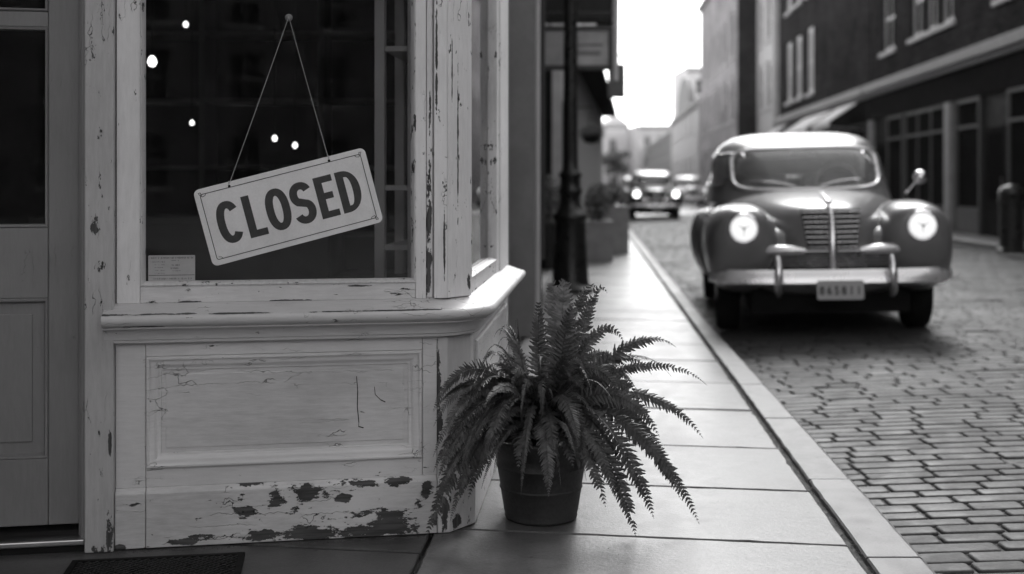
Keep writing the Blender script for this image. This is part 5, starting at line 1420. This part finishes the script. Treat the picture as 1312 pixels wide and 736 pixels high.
    cs = [(0, .085, .50), (0, .075, .62), (0, .085, .80), (0, .115, .93), (0, .16, 1.00), (0, .25, 1.055), (0, .42, 1.10), (0, .7, 1.145)]
    g.tube(cs, [.042, .040, .032, .024, .019, .016, .012, .006], 12); part(g, 'centre_strip', M_chrome)
    g = MB(); g.lathe([(0, 0), (.022, 0), (.026, .02), (.018, .035), (0, .04)], 14, Matrix.Translation((0, .24, 1.045))); part(g, 'hood_ornament', M_chrome)
    # bumper
    by = lambda x: .0 + .10*(abs(x)/.9)**2 + .22*(abs(x)/.93)**9
    g = MB(); vs_ = []; nn_ = 41; pr = [(.03, .430), (.000, .438), (-.022, .455), (-.014, .485), (-.010, .505), (.008, .53), (.03, .555), (.035, .54), (.035, .445)]
    for k in range(nn_):
        x = -.93 + 1.86*k/(nn_-1); f = 1 - .35 * max(0, (abs(x) - .80)/.13)
        for (y, z) in pr: vs_.append((x, by(x) + y, .4925 + (z-.4925)*f))
    m_ = len(pr); g.add(vs_, [(i*m_+k, i*m_+(k+1)%m_, (i+1)*m_+(k+1)%m_, (i+1)*m_+k) for i in range(nn_-1) for k in range(m_)] + [tuple(range(m_)), tuple((nn_-1)*m_+k for k in range(m_))])
    bp = part(g, 'bumper', M_bumper, auto=60)
    for s in (-1, 1):
        g = MB(); g.tube([(s*.42, by(.42)+.0, .36), (s*.42, by(.42)-.04, .40), (s*.42, by(.42)-.055, .50), (s*.42, by(.42)-.04, .60), (s*.42, by(.42)+.0, .655)], [.022, .032, .034, .030, .018], 14); part(g, 'overrider', M_chrome, par=bp)
    # licence plate
    g = MB(); P_ = rrect(.345, .145, .018, 4); n_ = len(P_)
    g.add([(p[0]+.03, -.045, p[1]+.405) for p in P_] + [(p[0]+.03, -.038, p[1]+.405) for p in P_], [tuple(range(n_)), tuple(range(2*n_-1, n_-1, -1))] + [(i, n_+i, n_+(i+1)%n_, (i+1)%n_) for i in range(n_)])
    pl = part(g, 'licence_plate', plain('plate_paint', .45, .5, .1), sm=False)
    if plate_text:
        cu = bpy.data.curves.new('digits', 'FONT'); cu.body = plate_text; cu.size = .088; cu.extrude = .001; cu.align_x = 'CENTER'; cu.space_character = 1.5; cu.offset = .0018
        to = bpy.data.objects.new('digits_tmp', cu); COL.objects.link(to); bpy.context.view_layer.update()
        me = bpy.data.meshes.new_from_object(to.evaluated_get(bpy.context.evaluated_depsgraph_get())); bpy.data.objects.remove(to, do_unlink=True)
        me.materials.append(M_ink); do = bpy.data.objects.new('digits', me); COL.objects.link(do); do.parent = pl
        do.matrix_basis = Matrix.Translation((.03, -.0465, .372)) @ Matrix.Rotation(R(90), 4, 'X') @ Matrix.Scale(.82, 4, (1, 0, 0)); do['label'] = 'dark digits of the licence plate'
    # wheels
    for wy in (.92, 3.62):
        for s in (-1, 1):
            Mw = Matrix.Translation((s*.76, wy, .335)) @ Matrix.Rotation(R(90*s), 4, 'Y')
            g = MB(); g.lathe([(.19, -.085), (.24, -.095), (.31, -.09), (.335, -.06), (.338, 0), (.335, .06), (.31, .09), (.24, .095), (.19, .085), (.19, -.085)], 40, Mw, cap=False); w_ = part(g, 'wheel', M_rubber)
            g = MB(); g.lathe([(.20, -.07), (.20, .07), (.17, .06), (.15, .04), (.12, .05), (.11, .07), (.07, .085), (0.001, .09)], 32, Mw, cap=False); part(g, 'rim', M_chrome if hi else M_metal, par=w_)
    if hi:
        for sgn in (-1, 1):   # door handles
            for y in (2.55, 3.35):
                g = MB(); g.tube([(sgn*.895, y, 1.0), (sgn*.925, y+.01, 1.0), (sgn*.925, y+.13, 1.0), (sgn*.895, y+.14, 1.0)], .009, 6); part(g, 'door_handle', M_chrome)
        g = MB(); 
        for s in (-1, 1): g.tube([(s*.92, .0, 0)]*2 if False else [(s*.86, 1.55, .95), (s*.885, 2.3, .985), (s*.89, 3.2, .97)], .008, 6)
        part(g, 'side_trim', M_chrome)
    return car
def carpaint(name, v, rough=.3):
    m, nt, b = newmat(name); c = coords(nt); n = noise(nt, c, 3, 5)
    nt.links.new(gray(nt, smooth(nt, n, .3, .7, v*.9, v*1.1)), b.inputs['Base Color']); b.inputs['Roughness'].default_value = rough
    b.inputs['Coat Weight'].default_value = .5; b.inputs['Coat Roughness'].default_value = .16; b.inputs['Metallic'].default_value = .15
    return m
P_mid = carpaint('mid_grey_car_paint', .2, .32); P_pale = carpaint('pale_car_paint', .4, .4); P_dark = carpaint('black_car_paint', .02, .3)
Y0 = 8.85; X0 = 2.455
head = math.atan(.125)
Mcar = T(X0, Y0, roadz(X0, 9.5) + .0, -head) @ Matrix.Rotation(R(-1.3), 4, 'Y')
make_car(Mcar, 'grey vintage saloon with lit headlights and chrome bumper, driving towards the camera along the kerb', P_mid, P_pale, True, .24, '865811')  # roof paler than the body; sky reflection put into the roof paint
make_car(T(ray(841)*40, 40, roadz(ray(841)*40, 40), -.06), 'distant black fronted car with pale roof and lit headlights, following in the same lane', P_dark, P_pale, False, 1.6)
make_car(T(ray(889)*62, 62, roadz(ray(889)*62, 62), -.05), 'distant pale car between the grey saloon and the black fronted car', P_pale, P_pale, False, .3)
make_car(T(ray(812)*62, 60.5, -.1, -.07), 'distant pale car parked at the left kerb, behind the black fronted car', P_pale, P_pale, False, .2)

# ------------------------------------------------------------------ haze
hz = MB(); hz.box(-60, -60, -1.4, 70, 240, 18)
m = bpy.data.materials.new('thin_haze'); m.use_nodes = True; nt = m.node_tree; nt.nodes.remove(nt.nodes['Principled BSDF'])
pv = N(nt, 'ShaderNodeVolumePrincipled'); pv.inputs['Color'].default_value = (.9, .9, .9, 1); pv.inputs['Density'].default_value = 0.00018; pv.inputs['Anisotropy'].default_value = .3
nt.links.new(pv.outputs[0], nt.nodes['Material Output'].inputs['Volume'])
tag(hz.build('haze', m), kind='stuff')

# ------------------------------------------------------------------ light
SUN_EL, SUN_AZ = 44.0, 14.0       # sun stands beyond the end of the street, a little to the right
world = bpy.data.worlds.new('World'); sc.world = world; world.use_nodes = True; nt = world.node_tree
sky = N(nt, 'ShaderNodeTexSky', sky_type='NISHITA'); sky.sun_disc = False; sky.sun_elevation = R(SUN_EL); sky.sun_rotation = R(SUN_AZ); sky.dust_density = 1.2; sky.air_density = 1.0
bw_ = N(nt, 'ShaderNodeRGBToBW'); nt.links.new(sky.outputs[0], bw_.inputs[0])
bg = nt.nodes['Background']; bg.inputs['Strength'].default_value = 0.15
nt.links.new(bw_.outputs[0], bg.inputs['Color'])
sl = bpy.data.lights.new('sun', 'SUN'); sl.energy = 0.42; sl.angle = R(20); sl.color = (1, 1, 1)
so = bpy.data.objects.new('sun', sl); COL.objects.link(so)
dv = Vector((math.sin(R(SUN_AZ)) * math.cos(R(SUN_EL)), math.cos(R(SUN_AZ)) * math.cos(R(SUN_EL)), math.sin(R(SUN_EL))))
so.rotation_euler = dv.to_track_quat('Z', 'Y').to_euler(); so.location = (0, 0, 30)

# ------------------------------------------------------------------ camera
cd = bpy.data.cameras.new('camera'); cam = bpy.data.objects.new('camera', cd); COL.objects.link(cam)
cam.location = (0, 0, CAMH); cam.rotation_euler = (R(90), 0, 0)
cd.sensor_width = 36; cd.lens = 36 * F / 1312; cd.shift_y = -(368 - 238) / 1312
cd.clip_start = .05; cd.clip_end = 2000
cd.dof.use_dof = True; cd.dof.focus_distance = 3.75; cd.dof.aperture_fstop = cd.lens / 1000 / 0.0235
sc.camera = cam
sc.view_settings.view_transform = 'Standard'; sc.view_settings.look = 'None'; sc.view_settings.exposure = 1.95; sc.view_settings.gamma = 1
sc.cycles.use_denoising = True
sc.cycles.max_bounces = 7; sc.cycles.diffuse_bounces = 3; sc.cycles.glossy_bounces = 4; sc.cycles.transparent_max_bounces = 12; sc.cycles.volume_bounces = 1
sc.cycles.caustics_reflective = False; sc.cycles.caustics_refractive = False
